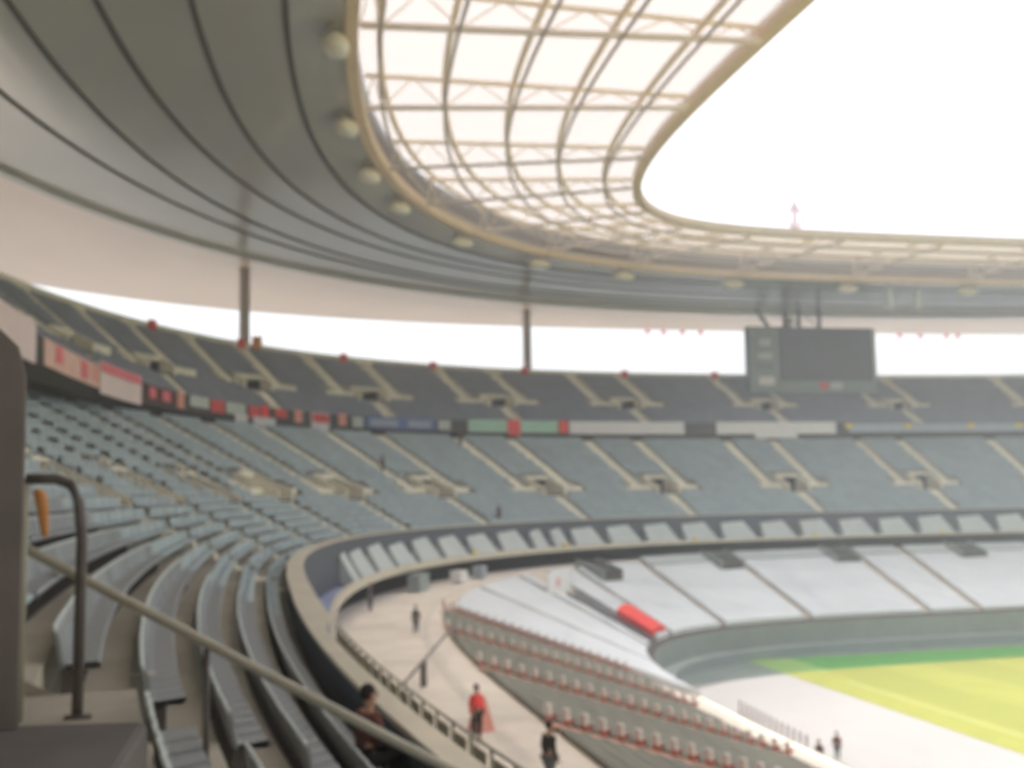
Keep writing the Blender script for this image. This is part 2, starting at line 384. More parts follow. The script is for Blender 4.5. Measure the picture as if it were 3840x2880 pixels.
def seat_sites(t, pitch=.485):
    g = np.arange(VIS0, VIS1, .25); out = []
    for k in range(t.n):
        d = t.d(g, k + .62); pts = W(g, d, t.z(k)); l = np.concatenate([[0], np.cumsum(np.hypot(*np.diff(pts[:, :2], axis=0).T))])
        q = np.arange(0, l[-1], pitch); ss = np.interp(q, l, g); dd = np.interp(q, l, d)
        ok = np.ones(len(ss), bool)
        for (a, k0, k1, w) in t.aisles:
            if k0 <= k < k1: ok &= abs(ss - a) > w + .2
        if t is mid: ok &= ~clear_mid(ss, dd)
        if t is mid: ok &= ~((abs(ss - 166.6) < .75) & (dd < 20))
        ss, dd = ss[ok], dd[ok]
        out.append(np.stack([ss, dd, zero(ss) + t.z(k)], 1))
    return np.concatenate(out)

# camera numbers (also used to choose which seats are near enough to be single objects)
CAMP = np.array([36.452, -83.434, 16.703]); FPX = 2382.881; YAW = math.radians(12.74); ROLL = math.radians(-.979); PIT = math.atan((1066.5 - 829.5) / FPX)
fw = np.array([-math.cos(YAW), math.sin(YAW), 0]); rt = np.array([math.sin(YAW), math.cos(YAW), 0]); up = np.array([0, 0, 1.])
F_ = math.cos(PIT) * fw + math.sin(PIT) * up; U_ = -math.sin(PIT) * fw + math.cos(PIT) * up
R_ = rt * math.cos(ROLL) + U_ * math.sin(ROLL); U2 = U_ * math.cos(ROLL) - rt * math.sin(ROLL)

ms = seat_sites(mid); us = seat_sites(upp)
pos = W(ms[:, 0], ms[:, 1], 0); pos[:, 2] = ms[:, 2]
rel = pos + [0, 0, .6] - CAMP; dep = rel @ F_
px = 1106 + FPX * (rel @ R_) / np.maximum(dep, .1); py = 829.5 - FPX * (rel @ U2) / np.maximum(dep, .1)
seen = (dep > 1.5) & (px > 40) & (px < 1120) & (py > 900) & (py < 1720)
score = np.where(seen, dep, 1e9); order = np.argsort(score)[:300]
near = np.zeros(len(ms), bool); near[order] = True
near &= seen

def seat_cloud(sites, mats_idx, jitter=True):
    x, y = P(sites[:, 0]); nx, ny = NN(sites[:, 0]); n = len(sites)
    o = np.stack([x + sites[:, 1]*nx, y + sites[:, 1]*ny, sites[:, 2]], 1)
    tx, ty = -ny, nx      # along
    V = SV[None].repeat(n, 0).copy()
    V[:, :, 2] += 0; V[:, 8:, 1] += rng.normal(0, .012, n)[:, None]
    X = o[:, None, 0] + V[:, :, 0]*tx[:, None] + V[:, :, 1]*nx[:, None]
    Y = o[:, None, 1] + V[:, :, 0]*ty[:, None] + V[:, :, 1]*ny[:, None]
    Z = o[:, None, 2] + V[:, :, 2]
    vv = np.stack([X, Y, Z], -1).reshape(-1, 3)
    ff = (SF[None] + 16 * np.arange(n)[:, None, None]).reshape(-1, 4)
    return vv, ff
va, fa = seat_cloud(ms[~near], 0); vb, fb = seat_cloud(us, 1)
me = bpy.data.meshes.new('stadium_seats')
vv = np.concatenate([va, vb]); ff = np.concatenate([fa, fb + len(va)])
me.vertices.add(len(vv)); me.vertices.foreach_set('co', vv.ravel())
me.loops.add(ff.size); me.loops.foreach_set('vertex_index', ff.ravel().astype(np.int32))
me.polygons.add(len(ff)); me.polygons.foreach_set('loop_start', np.arange(0, ff.size, 4, dtype=np.int32))
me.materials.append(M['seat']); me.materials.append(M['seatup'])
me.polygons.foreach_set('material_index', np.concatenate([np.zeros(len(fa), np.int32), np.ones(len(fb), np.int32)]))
me.update(calc_edges=True); me.validate()
setp(link('stadium_seats', me), 'thousands of grey plastic seats filling the middle and upper tiers', 'seats', kind='stuff')

def curved_panel(mb, u, v0, w0, v1, w1, th, bow, nu=6, nw=4, round_top=.06):
    fr = []; bk = []
    for j in range(nw + 1):
        t = j / nw; row = []; rb = []
        for i in range(nu + 1):
            a = -1 + 2 * i / nu; hw = u * (1 - .06 * t)
            w = w0 + (w1 - w0) * t; v = v0 + (v1 - v0) * t
            if j == nw: w -= round_top * abs(a) ** 4
            vv = v - bow * a * a
            row.append((hw * a, vv, w)); rb.append((hw * a, vv + th, w))
        fr.append(row); bk.append(rb)
    mb.grid(fr); mb.grid([r[::-1] for r in bk])
    mb.grid([fr[-1], bk[-1]]); mb.grid([bk[0], fr[0]])
    mb.grid([[r[0] for r in bk], [r[0] for r in fr]]); mb.grid([[r[-1] for r in fr], [r[-1] for r in bk]])
b1 = MB(); curved_panel(b1, .218, .14, .38, .21, .77, .035, .025)
me_back = b1.mesh('backrest', M['seatnear'])
q = MB(); q.tube([(u, .225 - .025 * (u / .225) ** 2, .765 - .05 * abs(u / .225) ** 4) for u in np.linspace(-.2, .2, 7)], .02, 6); me_tr = q.mesh('top_rim', M['trim'])
b2 = MB(); L_ = []
for (v, w) in ((-.19, .35), (-.20, .385), (-.18, .42), (-.08, .41), (.06, .395), (.16, .41), (.16, .36), (-.14, .34), (-.19, .35)):
    L_.append([(u, v, w + .02 * (u / .22) ** 2) for u in np.linspace(-.22, .22, 6)])
b2.grid(L_); me_pan = b2.mesh('seat_pan', M['seatnear'])
b3 = MB(); b3.box(-.035, .035, -.02, .16, 0.0, .36); b3.box(-.09, .09, .0, .14, .0, .02); me_br = b3.mesh('bracket', M['frame'])
for i in np.where(near)[0]:
    s, d, z = ms[i]
    r = empty('stadium_seat', W1(s, d, z), rotz(s) + float(rng.normal(0, .012)))
    setp(r, 'grey moulded plastic seat in the nearest rows of the middle tier', 'seat', 'grey seats in the near rows')
    for nm, m_ in (('backrest', me_back), ('seat_pan', me_pan), ('bracket', me_br)): link(nm, m_, r)
    link('top_rim', me_tr, r.children[0])

# ------------------------------------------------------------------ balcony below the middle tier
bal = setp(empty('balcony', W1(20, -1, 9.9)), 'narrow balcony with beige parapet running below the middle tier', 'balcony')
def bpart(mb, nm, m): o = mb.build(nm, m, bal); o.location = -bal.location; return o
gb = np.arange(-60, 144.1, 1.0)
zc = np.interp(gb, [0, 70, 112, 128], [10.95, 11.25, 11.25, 11.0])
mb = MB(); mb.grid([W(gb, zero(gb) - .27, 10.85), W(gb, zero(gb) - 1.5, 10.85)]); mb.grid([W(gb, zero(gb) - 1.75, 10.7), W(gb, zero(gb) - .27, 10.7)]); bpart(mb, 'slab', M['blue'])
mb = MB(); mb.grid([W(gb, zero(gb) - 1.75, 10.7), W(gb, zero(gb) - 1.75, zc), W(gb, zero(gb) - 1.45, zc), W(gb, zero(gb) - 1.45, 10.85)])
e = [W1(144, -1.75, 10.7), W1(144, -.3, 10.7), W1(144, -.3, 10.85), W1(144, -1.75, 11.0)]; mb.add(e, [(0, 1, 2, 3)]); bpart(mb, 'parapet', M['coping'])
cov0 = None
s = -40.
bx_i = 0
while s < 104:
    w = 4.5 if s > 20 or s < -100 else 4.4
    if random.random() < .25 and s > 40: w = 2.2
    o = MB(); a, b = s, s + w
    hz = 12.95 + random.uniform(-.1, .1)
    c = [W1(a, -1.4, 10.95), W1(b, -1.4, 10.95), W1(b, -.3, 10.95), W1(a, -.3, 10.95), W1(a, -1.4, 11.0 + random.uniform(0, .08)), W1(b, -1.4, 11.0), W1(b, -.35, hz - .1), W1(a + w * .28, -.35, hz + .1)]
    o.hexa(c); ob = o.build('box_cover', M['paleblue'])
    setp(ob, 'pale cloth cover over a spectator box on the balcony below the middle tier', 'cover', 'pale covers along the balcony')
    s += w + 1.15; bx_i += 1
ymk = None
for i, sv in enumerate([72.5, 56.1, 36.0, 18.6, .8, -16.5]):
    z = float(np.interp(sv, [0, 70], [10.8, 11.2]))
    if ymk is None:
        q = MB(); q.box(-.28, .28, -.16, .16, 0, .06); q.box(-.24, .24, -.12, .12, .06, .42); ymk = q.mesh('yellow_marker', M['yellow'])
    o = link('yellow_marker', ymk, None, W1(sv, -1.6, z)); o.rotation_euler.z = rotz(sv)
    setp(o, ['yellow marker box on balcony parapet nearest the curved corner', 'second yellow marker box along balcony parapet from the corner', 'yellow marker box on balcony parapet above the white covers, third from corner',
             'yellow marker box on balcony parapet below the scoreboard, left one', 'yellow marker box on balcony parapet below right edge of the scoreboard', 'yellow marker box on balcony parapet at far right'][i], 'marker', 'yellow markers on the balcony parapet')

# ------------------------------------------------------------------ lower tier
low = setp(empty('lower_stand', W1(20, -10, 3)), 'lower tier sloping down to the pitch with covered seat blocks', 'stand')
def lpart(mb, nm, m): o = mb.build(nm, m, low); o.location = -low.location; return o
gl_ = sgrid(LOWA); dC = dist(gl_, CONC); dL = dist(gl_, LOWF); NR = 31
L = []
for k in range(NR):
    z = 9.2 - (9.2 - 2.95) * (k + 1) / NR; zp = 9.2 - (9.2 - 2.95) * k / NR
    L += [W(gl_, dC + (dL - dC) * k / NR, zp), W(gl_, dC + (dL - dC) * k / NR, z)]
L.append(W(gl_, dL, 2.95))
mb = MB(); mb.grid(L); lpart(mb, 'terrace', M['beige'])
mb = MB(); mb.grid([W(gl_, zero(gl_) - .25, 9.2), W(gl_, dC, 9.2)]); lpart(mb, 'concourse', M['beige'])
mb = MB(); mb.grid([W(gl_, dL, 2.95), W(gl_, dL, 3.0), W(gl_, dL - .12, 3.0), W(gl_, dL - .12, .95)]); lpart(mb, 'front_wall', M['wallgrey'])
mb = MB(); mb.grid([W(gl_, dL - .12, .95), W(gl_, dL - 1.6, .95), W(gl_, dL - 1.6, 0)]); lpart(mb, 'front_ledge', M['wallgrey'])
mb = MB(); mb.grid([W(gl_, dL - 1.62, 0.0), W(gl_, dL - 1.62, 1.0), W(gl_, dL - 1.72, 1.0), W(gl_, dL - 1.72, 0)]); lpart(mb, 'pitch_barrier', M['housing'])

def lowpt(s, f, lift=0.):
    dc = float(dist(s, CONC)[0]); dl = float(dist(s, LOWF)[0]); return W1(s, dc + (dl - dc) * f, 9.2 + (2.95 - 9.2) * f + lift)
def cover(s0, s1, f0, f1, mat_, lift, label, group, ripple=0., name='seat_cover'):
    ns = max(4, int((s1 - s0) / .8)); nf = 124 if ripple else 36; ss = np.linspace(s0, s1, ns)
    dc = dist(ss, CONC); dl = dist(ss, LOWF); L = []; bot = []
    for j in range(nf + 1):
        f = f0 + (f1 - f0) * j / nf
        z = 9.2 - 6.25 * f + lift + ripple * math.sin(f * NR * 2 * math.pi + .8) + .02 * np.sin(ss * 1.3 + j * .7)
        L.append(W(ss, dc + (dl - dc) * f, z)); 
    m = MB(); m.grid(L)
    lo = [a - np.array([0, 0, .42]) for a in L]
    m.grid([L[0], lo[0]]); m.grid([lo[-1], L[-1]]); m.grid([[a[0] for a in lo], [a[0] for a in L]]); m.grid([[a[-1] for a in L], [a[-1] for a in lo]])
    o = m.build(name, mat_, None, smooth=False)
    return setp(o, label, 'seat cover', group)
A = LOWA; hw = .62
whites = ['over seat block at far right of the lower tier', 'over lower-tier seat block below the right half of the scoreboard', 'over narrow seat block between two close aisles of far lower tier',
 'over far lower-tier seat block below left end of the scoreboard', 'over far lower-tier seat block below the middle roof column', 'on lower tier right of the red cloth, cut by the corner', 'on curved corner of lower tier, right beside the dark ramp',
 'on curved corner of lower tier, below the small blue-grey cabinet', 'over lower-tier seat block touching the khaki ones']
for i in range(len(A) - 1):
    a, b = A[i] + hw, A[i+1] - hw
    if A[i+1] <= 102:
        if A[i] == 58.5:   # block beside the dark ramp
            cover(A[i] + hw, 63.6, .05, .955, M['white'], .45, 'white cover ' + whites[6], 'white seat covers'); cover(68.4, b, .05, .955, M['white'], .45, 'white cover strip between the dark ramp and the next corner aisle', 'white seat covers')
        else:
            cover(a, b, .14 if A[i] < 46 else .06, .955, M['white'], .45, 'white cover ' + whites[i], 'white seat covers')
            if A[i] < 46: cover(a, b, .0, .11, M['paleblue'], .45, 'pale top-row strip ' + whites[i], 'pale top row covers')
    else:
        lab = {102: 'khaki grey cover over seat block next to the white ones', 115: 'khaki grey cover over second near seat block of lower tier', 129: 'khaki grey cover over third near seat block of the lower tier', 141.8: 'khaki grey cover over nearest visible seat block, bottom of picture'}.get(A[i], 'khaki grey cover over a near lower-tier block out of frame')
        cover(a + .1, b - .1, .02, .76, M['khaki'], .16, lab, 'khaki seat covers', .035)
# dark vomitory portals under the balcony
for i, sv in enumerate([55.5, 34.9, 17.8, .3, -17.5]):
    o = MB(); a, b = sv - 2.1, sv + 1.3
    dc = float(dist(sv, CONC)[0])
    o.hexa([W1(a, dc - 3.6, 7.3), W1(a + .22, dc - 3.6, 7.3), W1(a + .22, dc, 7.3), W1(a, dc, 7.3), W1(a, dc - 3.6, 8.9), W1(a + .22, dc - 3.6, 8.9), W1(a + .22, dc, 10.0), W1(a, dc, 10.0)], 0)
    o.hexa([W1(b, dc - 3.6, 7.3), W1(b + .22, dc - 3.6, 7.3), W1(b + .22, dc, 7.3), W1(b, dc, 7.3), W1(b, dc - 3.6, 8.9), W1(b + .22, dc - 3.6, 8.9), W1(b + .22, dc, 10.0), W1(b, dc, 10.0)], 0)
    o.hexa([W1(a + .22, dc - 3.6, 7.3), W1(b, dc - 3.6, 7.3), W1(b, dc, 7.3), W1(a + .22, dc, 7.3), W1(a + .22, dc - 3.6, 8.62), W1(b, dc - 3.6, 8.62), W1(b, dc, 9.63), W1(a + .22, dc, 9.63)], 1)
    lpart(o, 'vomitory', [M['wallgrey'], M['seam']])

for sa in (102, 115, 129, 141.8):      # salmon painted stair strips
    q = MB(); L = []
    for f in np.linspace(.01, .76, 60): L.append([lowpt(sa - .55, f, .10), lowpt(sa + .55, f, .10)])
    q.grid(L); lpart(q, 'stair_strip', M['salmonstrip'])
gq = np.arange(-45, 100, 1.0); dq = dist(gq, LOWF)
q = MB(); q.grid([W(gq, dq + .75, 3.35), W(gq, dq + .02, 3.03)]); q.grid([W(gq, dq + .02, 3.03), W(gq, dq - .1, 3.03), W(gq, dq - .1, 2.6)]); lpart(q, 'gutter', M['dark'])
# end-of-row seats beside the near aisles: white back over a red pan
q = MB(); q.box(-.11, .11, -.05, .10, .32, .68); q.box(-.09, .09, -.062, -.05, .36, .64); me_wb = q.mesh('backrest', M['whiteseat'])
q = MB(); L_ = []
for (v, w) in ((-.24, .26), (-.24, .32), (-.12, .34), (.06, .32), (.08, .2), (-.24, .2), (-.24, .26)): L_.append([(u, v, w) for u in np.linspace(-.15, .15, 4)])
q.grid(L_); q.box(-.06, .06, -.14, .02, 0, .21); me_rp = q.mesh('seat_pan', M['redseat'])
ordn = {115: 'second', 129: 'third', 141.8: 'nearest', 102: 'farthest'}
for sa in (102, 115, 129, 141.8):
    for k in range(24 if sa > 110 else 22):
        for side in ((1,) if sa < 120 else (1,)):
            f = (k + .5) / NR
            p_ = lowpt(sa - .35, f, .0); p_ = (p_[0], p_[1], 9.2 - 6.25 * (k + 1) / NR + .1)
            r = empty('aisle_seat', p_, rotz(sa) + .5)
            setp(r, 'white-backed red aisle seat beside the %s red-lined stair of the near lower tier' % ordn[sa], 'seat', 'red and white aisle seats')
            link('backrest', me_wb, r); link('seat_pan', me_rp, r)

# ramp with dark floor, white board and red cloth
rp = MB(); L = []
for f in np.linspace(.34, .95, 12): L.append([lowpt(64.0, f, .52), lowpt(64.6, f, .30), lowpt(67.2, f, .30), lowpt(67.9, f, .52)])
rp.grid(L); lo = [[(x, y, z - .6) for x, y, z in r] for r in L]; rp.grid([L[0], lo[0]]); rp.grid([lo[-1], L[-1]])
rp.grid([[r[0] for r in lo], [r[0] for r in L]]); rp.grid([[r[-1] for r in L], [r[-1] for r in lo]])
lpart(rp, 'ramp', M['screen'])
sg = empty('white_board', lowpt(68.6, .31, .3), rotz(66)); setp(sg, 'white board with faint red emblem at top of the dark ramp', 'sign')
q = MB(); q.box(-2.3, 1.9, -.08, .08, .1, 2.0); bev(q.build('panel', M['paper'], sg), .02)
q = MB(); q.box(-2.0, -1.8, -.05, .05, -.4, .1); q.box(1.4, 1.6, -.05, .05, -.4, .1); q.build('post', M['frame'], sg)
q = MB(); vs = []; 
for i in range(12): an = 2 * math.pi * i / 12; vs += [(-.5 + .34 * math.cos(an), -.09, 1.05 + .45 * math.sin(an)), (-.5 + .34 * math.cos(an), -.10, 1.05 + .45 * math.sin(an))]
q.add(vs, [tuple(range(1, 24, 2))] + [(2*i, 2*((i+1) % 12), 2*((i+1) % 12)+1, 2*i+1) for i in range(12)])
q.build('emblem', mat('faint_red', (.78, .42, .44), .7, .05), sg)
q = MB(); L = []
for f in np.linspace(.66, .94, 10): L.append([lowpt(s_, f, .85 + .35 * math.sin(math.pi * (s_ - 59.5) / 5.4) + .03 * math.sin(9 * s_ + 20 * f)) for s_ in np.linspace(59.6, 64.6, 12)])
q.grid(L); lo = [[(x, y, z - .55) for x, y, z in r] for r in L]; q.grid([L[0], lo[0]]); q.grid([lo[-1], L[-1]]); q.grid([[r[0] for r in lo], [r[0] for r in L]]); q.grid([[r[-1] for r in L], [r[-1] for r in lo]])
setp(q.build('red_cloth', M['red'], None), 'bright red cloth spread over the foot of the dark ramp in lower tier', 'cloth')

# railing on the ledge just below the near parapet
fn = setp(empty('ledge_railing', W1(168, -.3, 12.8)), 'pale railing with slim posts along the ledge outside the near parapet coping', 'railing')
gf = np.arange(152.5, 184.1, .8)
def fpart(mb, nm, m_): o = mb.build(nm, m_, fn); o.location = -fn.location
for s_ in gf:
    m1 = MB(); m1.tube([W1(s_, -.3, 12.6), W1(s_, -.3, 13.86)], .022, 6); fpart(m1, 'post', M['fencepost'])
m1 = MB(); m1.tube([W1(a, -.3, 13.87) for a in gf], .022, 6); fpart(m1, 'rail', M['rail'])
for a in gf[:-1]:
    m1 = MB(); a0_, b0_ = a + .1, a + .6; m1.hexa([W1(a0_, -.31, 12.9), W1(b0_, -.31, 12.9), W1(b0_, -.29, 12.9), W1(a0_, -.29, 12.9), W1(a0_, -.31, 13.78), W1(b0_, -.31, 13.78), W1(b0_, -.29, 13.78), W1(a0_, -.29, 13.78)]); fpart(m1, 'panel', M['mesh'])

# barrier rail across the concourse
br = setp(empty('barrier_rail', (-11, -76.3, 9.2)), 'thin dark barrier rail crossing the beige concourse', 'barrier')
a0, a1 = Vector((-2.9, -78.6, 10.15)), Vector((-20.2, -73.7, 10.25)); m1 = MB(); m1.tube([a0, a1], .06, 8); o = m1.build('rail', M['frame'], br); o.location = -br.location
for t in (.02, .28, .98):
    p_ = a0.lerp(a1, t); m1 = MB(); m1.tube([(p_.x, p_.y, 9.2), tuple(p_)], .035 if abs(t - .28) > .1 else .14, 6); o = m1.build('post', M['frame'], br); o.location = -br.location

# clutter under the balcony corner
for i, (s_, d_, w, h, m_, lab) in enumerate([(88, -2.6, 2.6, 1.3, 'housing', 'grey-green cabinet in the dark gap under the curved balcony corner'), (80, -3.4, 1.6, 1.0, 'paper', 'white box at the top of the farthest red-lined stair'), (75, -3.3, .9, 1.1, 'bluegrey', 'small blue-grey cabinet at top of the corner white cover')]):
    q = MB(); q.box(-w/2, w/2, -.5, .5, .06, h); q.box(-w/2 - .03, w/2 + .03, -.53, .53, h, h + .05); q.box(-w/2 + .1, -.02, -.52, -.5, .15, h - .1); q.box(.02, w/2 - .1, -.52, -.5, .15, h - .1)
    o = bev(q.build('equipment_cabinet', M[m_], None, loc=W1(s_, d_, 9.2)), .015); o.rotation_euler.z = rotz(s_); setp(o, lab, 'cabinet')

# ------------------------------------------------------------------ roof
roof = setp(empty('stadium_roof', (0, 0, 44.6)), 'huge flat oval stadium roof with grey ceiling and glazed inner ring', 'roof')
def rpart(mb, nm, m, sm=False): o = mb.build(nm, m, roof, sm); o.location = -roof.location; return o
gr = np.unique(np.concatenate([np.arange(VIS0, 230, 1.0), np.arange(230, VIS0 + TOT, 3.0), [VIS0 + TOT]]))
dg = dist(gr, GLS); do = dist(gr, OPN); dr = dist(gr, RIM); dbm = dist(gr, BEAM)
dsm = [dist(gr, c) for c, z in SEAMS]; zs = [z for c, z in SEAMS]
ds_all = [dg + .1] + dsm
for i in range(1, len(ds_all)): ds_all[i] = np.maximum(ds_all[i], ds_all[i-1] + .6)
dbm = np.maximum(dbm, ds_all[-1] + .8); dr = np.maximum(dr, dbm + 4)
# ceiling
mb = MB(); prof = list(zip(ds_all, [44.6] + zs)) + [(dbm, 44.15)]
for (d0, z0), (d1, z1) in zip(prof[:-1], prof[1:]):
    mb.grid([W(gr, d0, z0), W(gr, (d0 + d1) / 2, (z0 + z1) / 2 + .05), W(gr, d1, z1)])
o = rpart(mb, 'ceiling', M['ceiling'])
for mm_ in ('ceiling', 'soffit'): M[mm_].node_tree.nodes['Principled BSDF'].inputs['IOR'].default_value = 1.75
for d_, z_ in zip(ds_all[1:], zs):
    jm = gr > -999; gj = gr[jm]; dj = d_[jm]
    mb = MB(); mb.grid([W(gj, dj - .17, z_ + .03), W(gj, dj - .17, z_ - .1), W(gj, dj + .17, z_ - .1), W(gj, dj + .17, z_ + .03)]); rpart(mb, 'ceiling_joint', M['seam'])
mb = MB(); mb.grid([W(gr, dbm - .35, 44.3), W(gr, dbm - .35, 43.7), W(gr, dbm + .35, 43.7), W(gr, dbm + .35, 44.3)]); rpart(mb, 'ring_beam', M['ceiling'])
mb = MB(); mb.grid([W(gr, dbm + .3, 44.2), W(gr, (dbm + dr) / 2, 43.95), W(gr, dr, 43.6)]); rpart(mb, 'outer_soffit', M['soffit'])
mb = MB(); mb.grid([W(gr, dr, 43.6), W(gr, dr + .3, 44.2), W(gr, dr, 45.0), W(gr, dbm, 46.6), W(gr, dg + .3, 48.0), W(gr, dg + .3, 45.4)]); rpart(mb, 'roof_deck', M['rooftop'])
mb = MB(); mb.grid([W(gr, dg + .35, 44.55), W(gr, dg + .35, 44.35), W(gr, dg - .45, 44.35), W(gr, dg - .45, 45.3), W(gr, dg + .35, 45.3)]); rpart(mb, 'glazing_beam', M['edge'])
mb = MB(); mb.grid([W(gr, dg - .3, 45.3), W(gr, dg - .3, 47.7)]); rpart(mb, 'clerestory', M['glass'])
mb = MB(); mb.grid([W(gr, do - .5, 45.15), W(gr, do - .5, 45.85), W(gr, do + .5, 45.85), W(gr, do + .5, 45.15), W(gr, do - .5, 45.15)]); rpart(mb, 'edge_beam', M['edge'])
mb = MB(); mb.grid([W(gr, dg - .3, 47.75), W(gr, (dg + do) / 2, 47.0), W(gr, do + .45, 46.25)]); mb.grid([W(gr, do + .45, 45.86), W(gr, do + .45, 46.24)]); rpart(mb, 'glazing', M['glass'])
# trusses
RS = [-47, -33, -20, -11, 6.2, 22.2, 37.2, 49.2, 60.5, 72, 83.5, 98.5, 113, 127, 141, 156, 171, 186, 201, 216]
RS += list(np.arange(231, VIS0 + TOT - 8, 15))
FR = [.07, .25, .45, .64, .84]
H = 2.5
HF = lambda f: 2.5 - 1.75 * f
def truss_line(s_):
    a = np.array(W1(s_, float(dist(s_, GLS)[0]), 0))[:2]; nx, ny = [float(v[0]) for v in NN(np.array([s_]))]
    ph = math.atan2(abs(nx), abs(ny)); ph = ph * (.55 + .45 * (ph / (math.pi / 2)) ** 2)
    d = np.array([-math.copysign(math.sin(ph), nx), -math.copysign(math.cos(ph), ny)])
    lo, hi = 0., 60.
    for t in np.arange(1, 60, .5):
        p_ = a + d * t
        if abs(p_[0] / OPN[0]) ** OPN[2] + abs(p_[1] / OPN[1]) ** OPN[2] < 1: hi = t; break
    return a, a + d * hi
for s_ in RS:
    pa, pb = truss_line(s_); ln = np.linalg.norm(pb - pa); pd = (pb - pa) / ln; sd = np.array([-pd[1], pd[0]])
    def at(f, z, o=0.): p_ = pa + (pb - pa) * f + sd * o; return (float(p_[0]), float(p_[1]), z)
    m1 = MB(); fs = [0.02] + FR + [.97]; dark = s_ in (72, 83.5)
    if dark: m1.tube([at(.02, 44.9), at(.97, 44.95)], .17, 6, 1)
    else: m1.hexa([at(.02, 44.8, -.38), at(.02, 44.8, .38), at(.97, 44.85, .38), at(.97, 44.85, -.38), at(.02, 44.98, -.38), at(.02, 44.98, .38), at(.97, 45.0, .38), at(.97, 45.0, -.38)], 2)
    m1.tube([at(.02, 44.9 + HF(.02)), at(.97, 45.0 + HF(.97))], .2, 6, 0)
    if VIS0 < s_ < 216:
        for f0, f1 in zip(fs[:-1], fs[1:]):
            fm = (f0 + f1) / 2
            m1.tube([at(f0, 44.95), at(fm, 44.95 + HF(fm))], .06, 5, 0); m1.tube([at(fm, 44.95 + HF(fm)), at(f1, 44.95)], .06, 5, 0)
    rpart(m1, 'radial_truss', [M['truss'], M['trussd'], M['flange']])
for f in FR:
    dd = dg + (do - dg) * f
    m1 = MB(); lo = W(gr[::2], dd[::2], 44.85); hi = W(gr[::2], dd[::2], 44.85 + HF(f))
    m1.tube([tuple(p) for p in lo], .14, 6, 1, False); m1.tube([tuple(p) for p in hi], .24, 6, 0, False)
    rpart(m1, 'ring_truss', [M['truss'], M['trussd']])

# floodlights at the ceiling edge
q = MB(); q.ell((0, 0, -.75), 1.65, .85, .55, 18, 10); me_h = q.mesh('housing', M['lamp']); me_h.polygons.foreach_set('use_smooth', [True] * len(me_h.polygons))
q = MB(); q.ell((0, -.12, -1.0), 1.35, .62, .36, 16, 6); me_l = q.mesh('lens', mat('lamp_glass', (.75, .72, .62), .15, .03, 3, .6))
q = MB(); q.tube([(-.8, 0, -.5), (-.8, .1, .1)], .07, 6); q.tube([(.8, 0, -.5), (.8, .1, .1)], .07, 6); q.box(-1.2, 1.2, -.1, .3, .0, .12); me_b = q.mesh('bracket', M['trussd'])
lights = [113.0, 98.0, 86.0, 76.0, 62.0, 49.25, 37.25, 22.25, 6.25, -11.5, 127, 141, -27]
def where(s_):
    return {113.0: 'highest one, at top of picture', 98.0: 'second from the top', 86.0: 'third from the top', 76.0: 'fourth from the top, at the tightest bend', 62.0: 'fifth from the top, just past the bend', 49.25: 'above the second steel column', 37.25: 'right of the second steel column', 22.25: 'left of the scoreboard', 6.25: 'above the scoreboard', -11.5: 'at far right of picture'}.get(s_, 'out of the frame')
for s_ in lights:
    r = empty('floodlight', W1(s_, float(dist(s_, GLS)[0]) + .9, 44.35), rotz(s_))
    setp(r, 'cream pod floodlight hung at the ceiling edge, ' + where(s_), 'floodlight', 'floodlights along the ceiling edge')
    for nm, m_ in (('housing', me_h), ('lens', me_l), ('bracket', me_b)): link(nm, m_, r)
# small speakers clusters between
q = MB()
for k in range(5): q.box(-.45, .45, -.3 + .03 * k, .3 + .03 * k, -1.1 - .52 * k, -.62 - .52 * k)
me_s = q.mesh('line_array', M['greycloth']); q = MB(); q.tube([(0, 0, -.6), (0, 0, .2)], .05, 6); me_sr = q.mesh('hanger', M['frame'])
for s_, lab in ((-.2, 'pale hanging loudspeaker column right of the scoreboard, left of the pair'), (-4.4, 'pale hanging loudspeaker column right of the scoreboard, right of the pair')):
    r = empty('loudspeaker', W1(s_, float(dist(s_, GLS)[0]) + 1.5, 44.4), rotz(s_)); setp(r, lab, 'loudspeaker'); link('line_array', me_s, r); link('hanger', me_sr, r)
q = MB(); q.tube([(0, 0, -.25), (0, 0, .1)], .06, 6); q.box(-.3, .3, -.25, .25, -.75, -.25); me_rl = q.mesh('rim_lamp', M['redpaint'])
for i, s_ in enumerate([17.1, 15, 12.5, 10, -20.2, -22.9, -26.2, -27.6]):
    o = link('rim_lamp', me_rl, None, W1(s_, float(dist(s_, RIM)[0]) - .6, 43.62)); o.rotation_euler.z = rotz(s_)
    setp(o, 'small dark lamp hanging under roof rim ' + ('left of the scoreboard' if i < 4 else 'right of the scoreboard'), 'lamp', 'lamps under the rim ' + ('left' if i < 4 else 'right') + ' of the scoreboard')

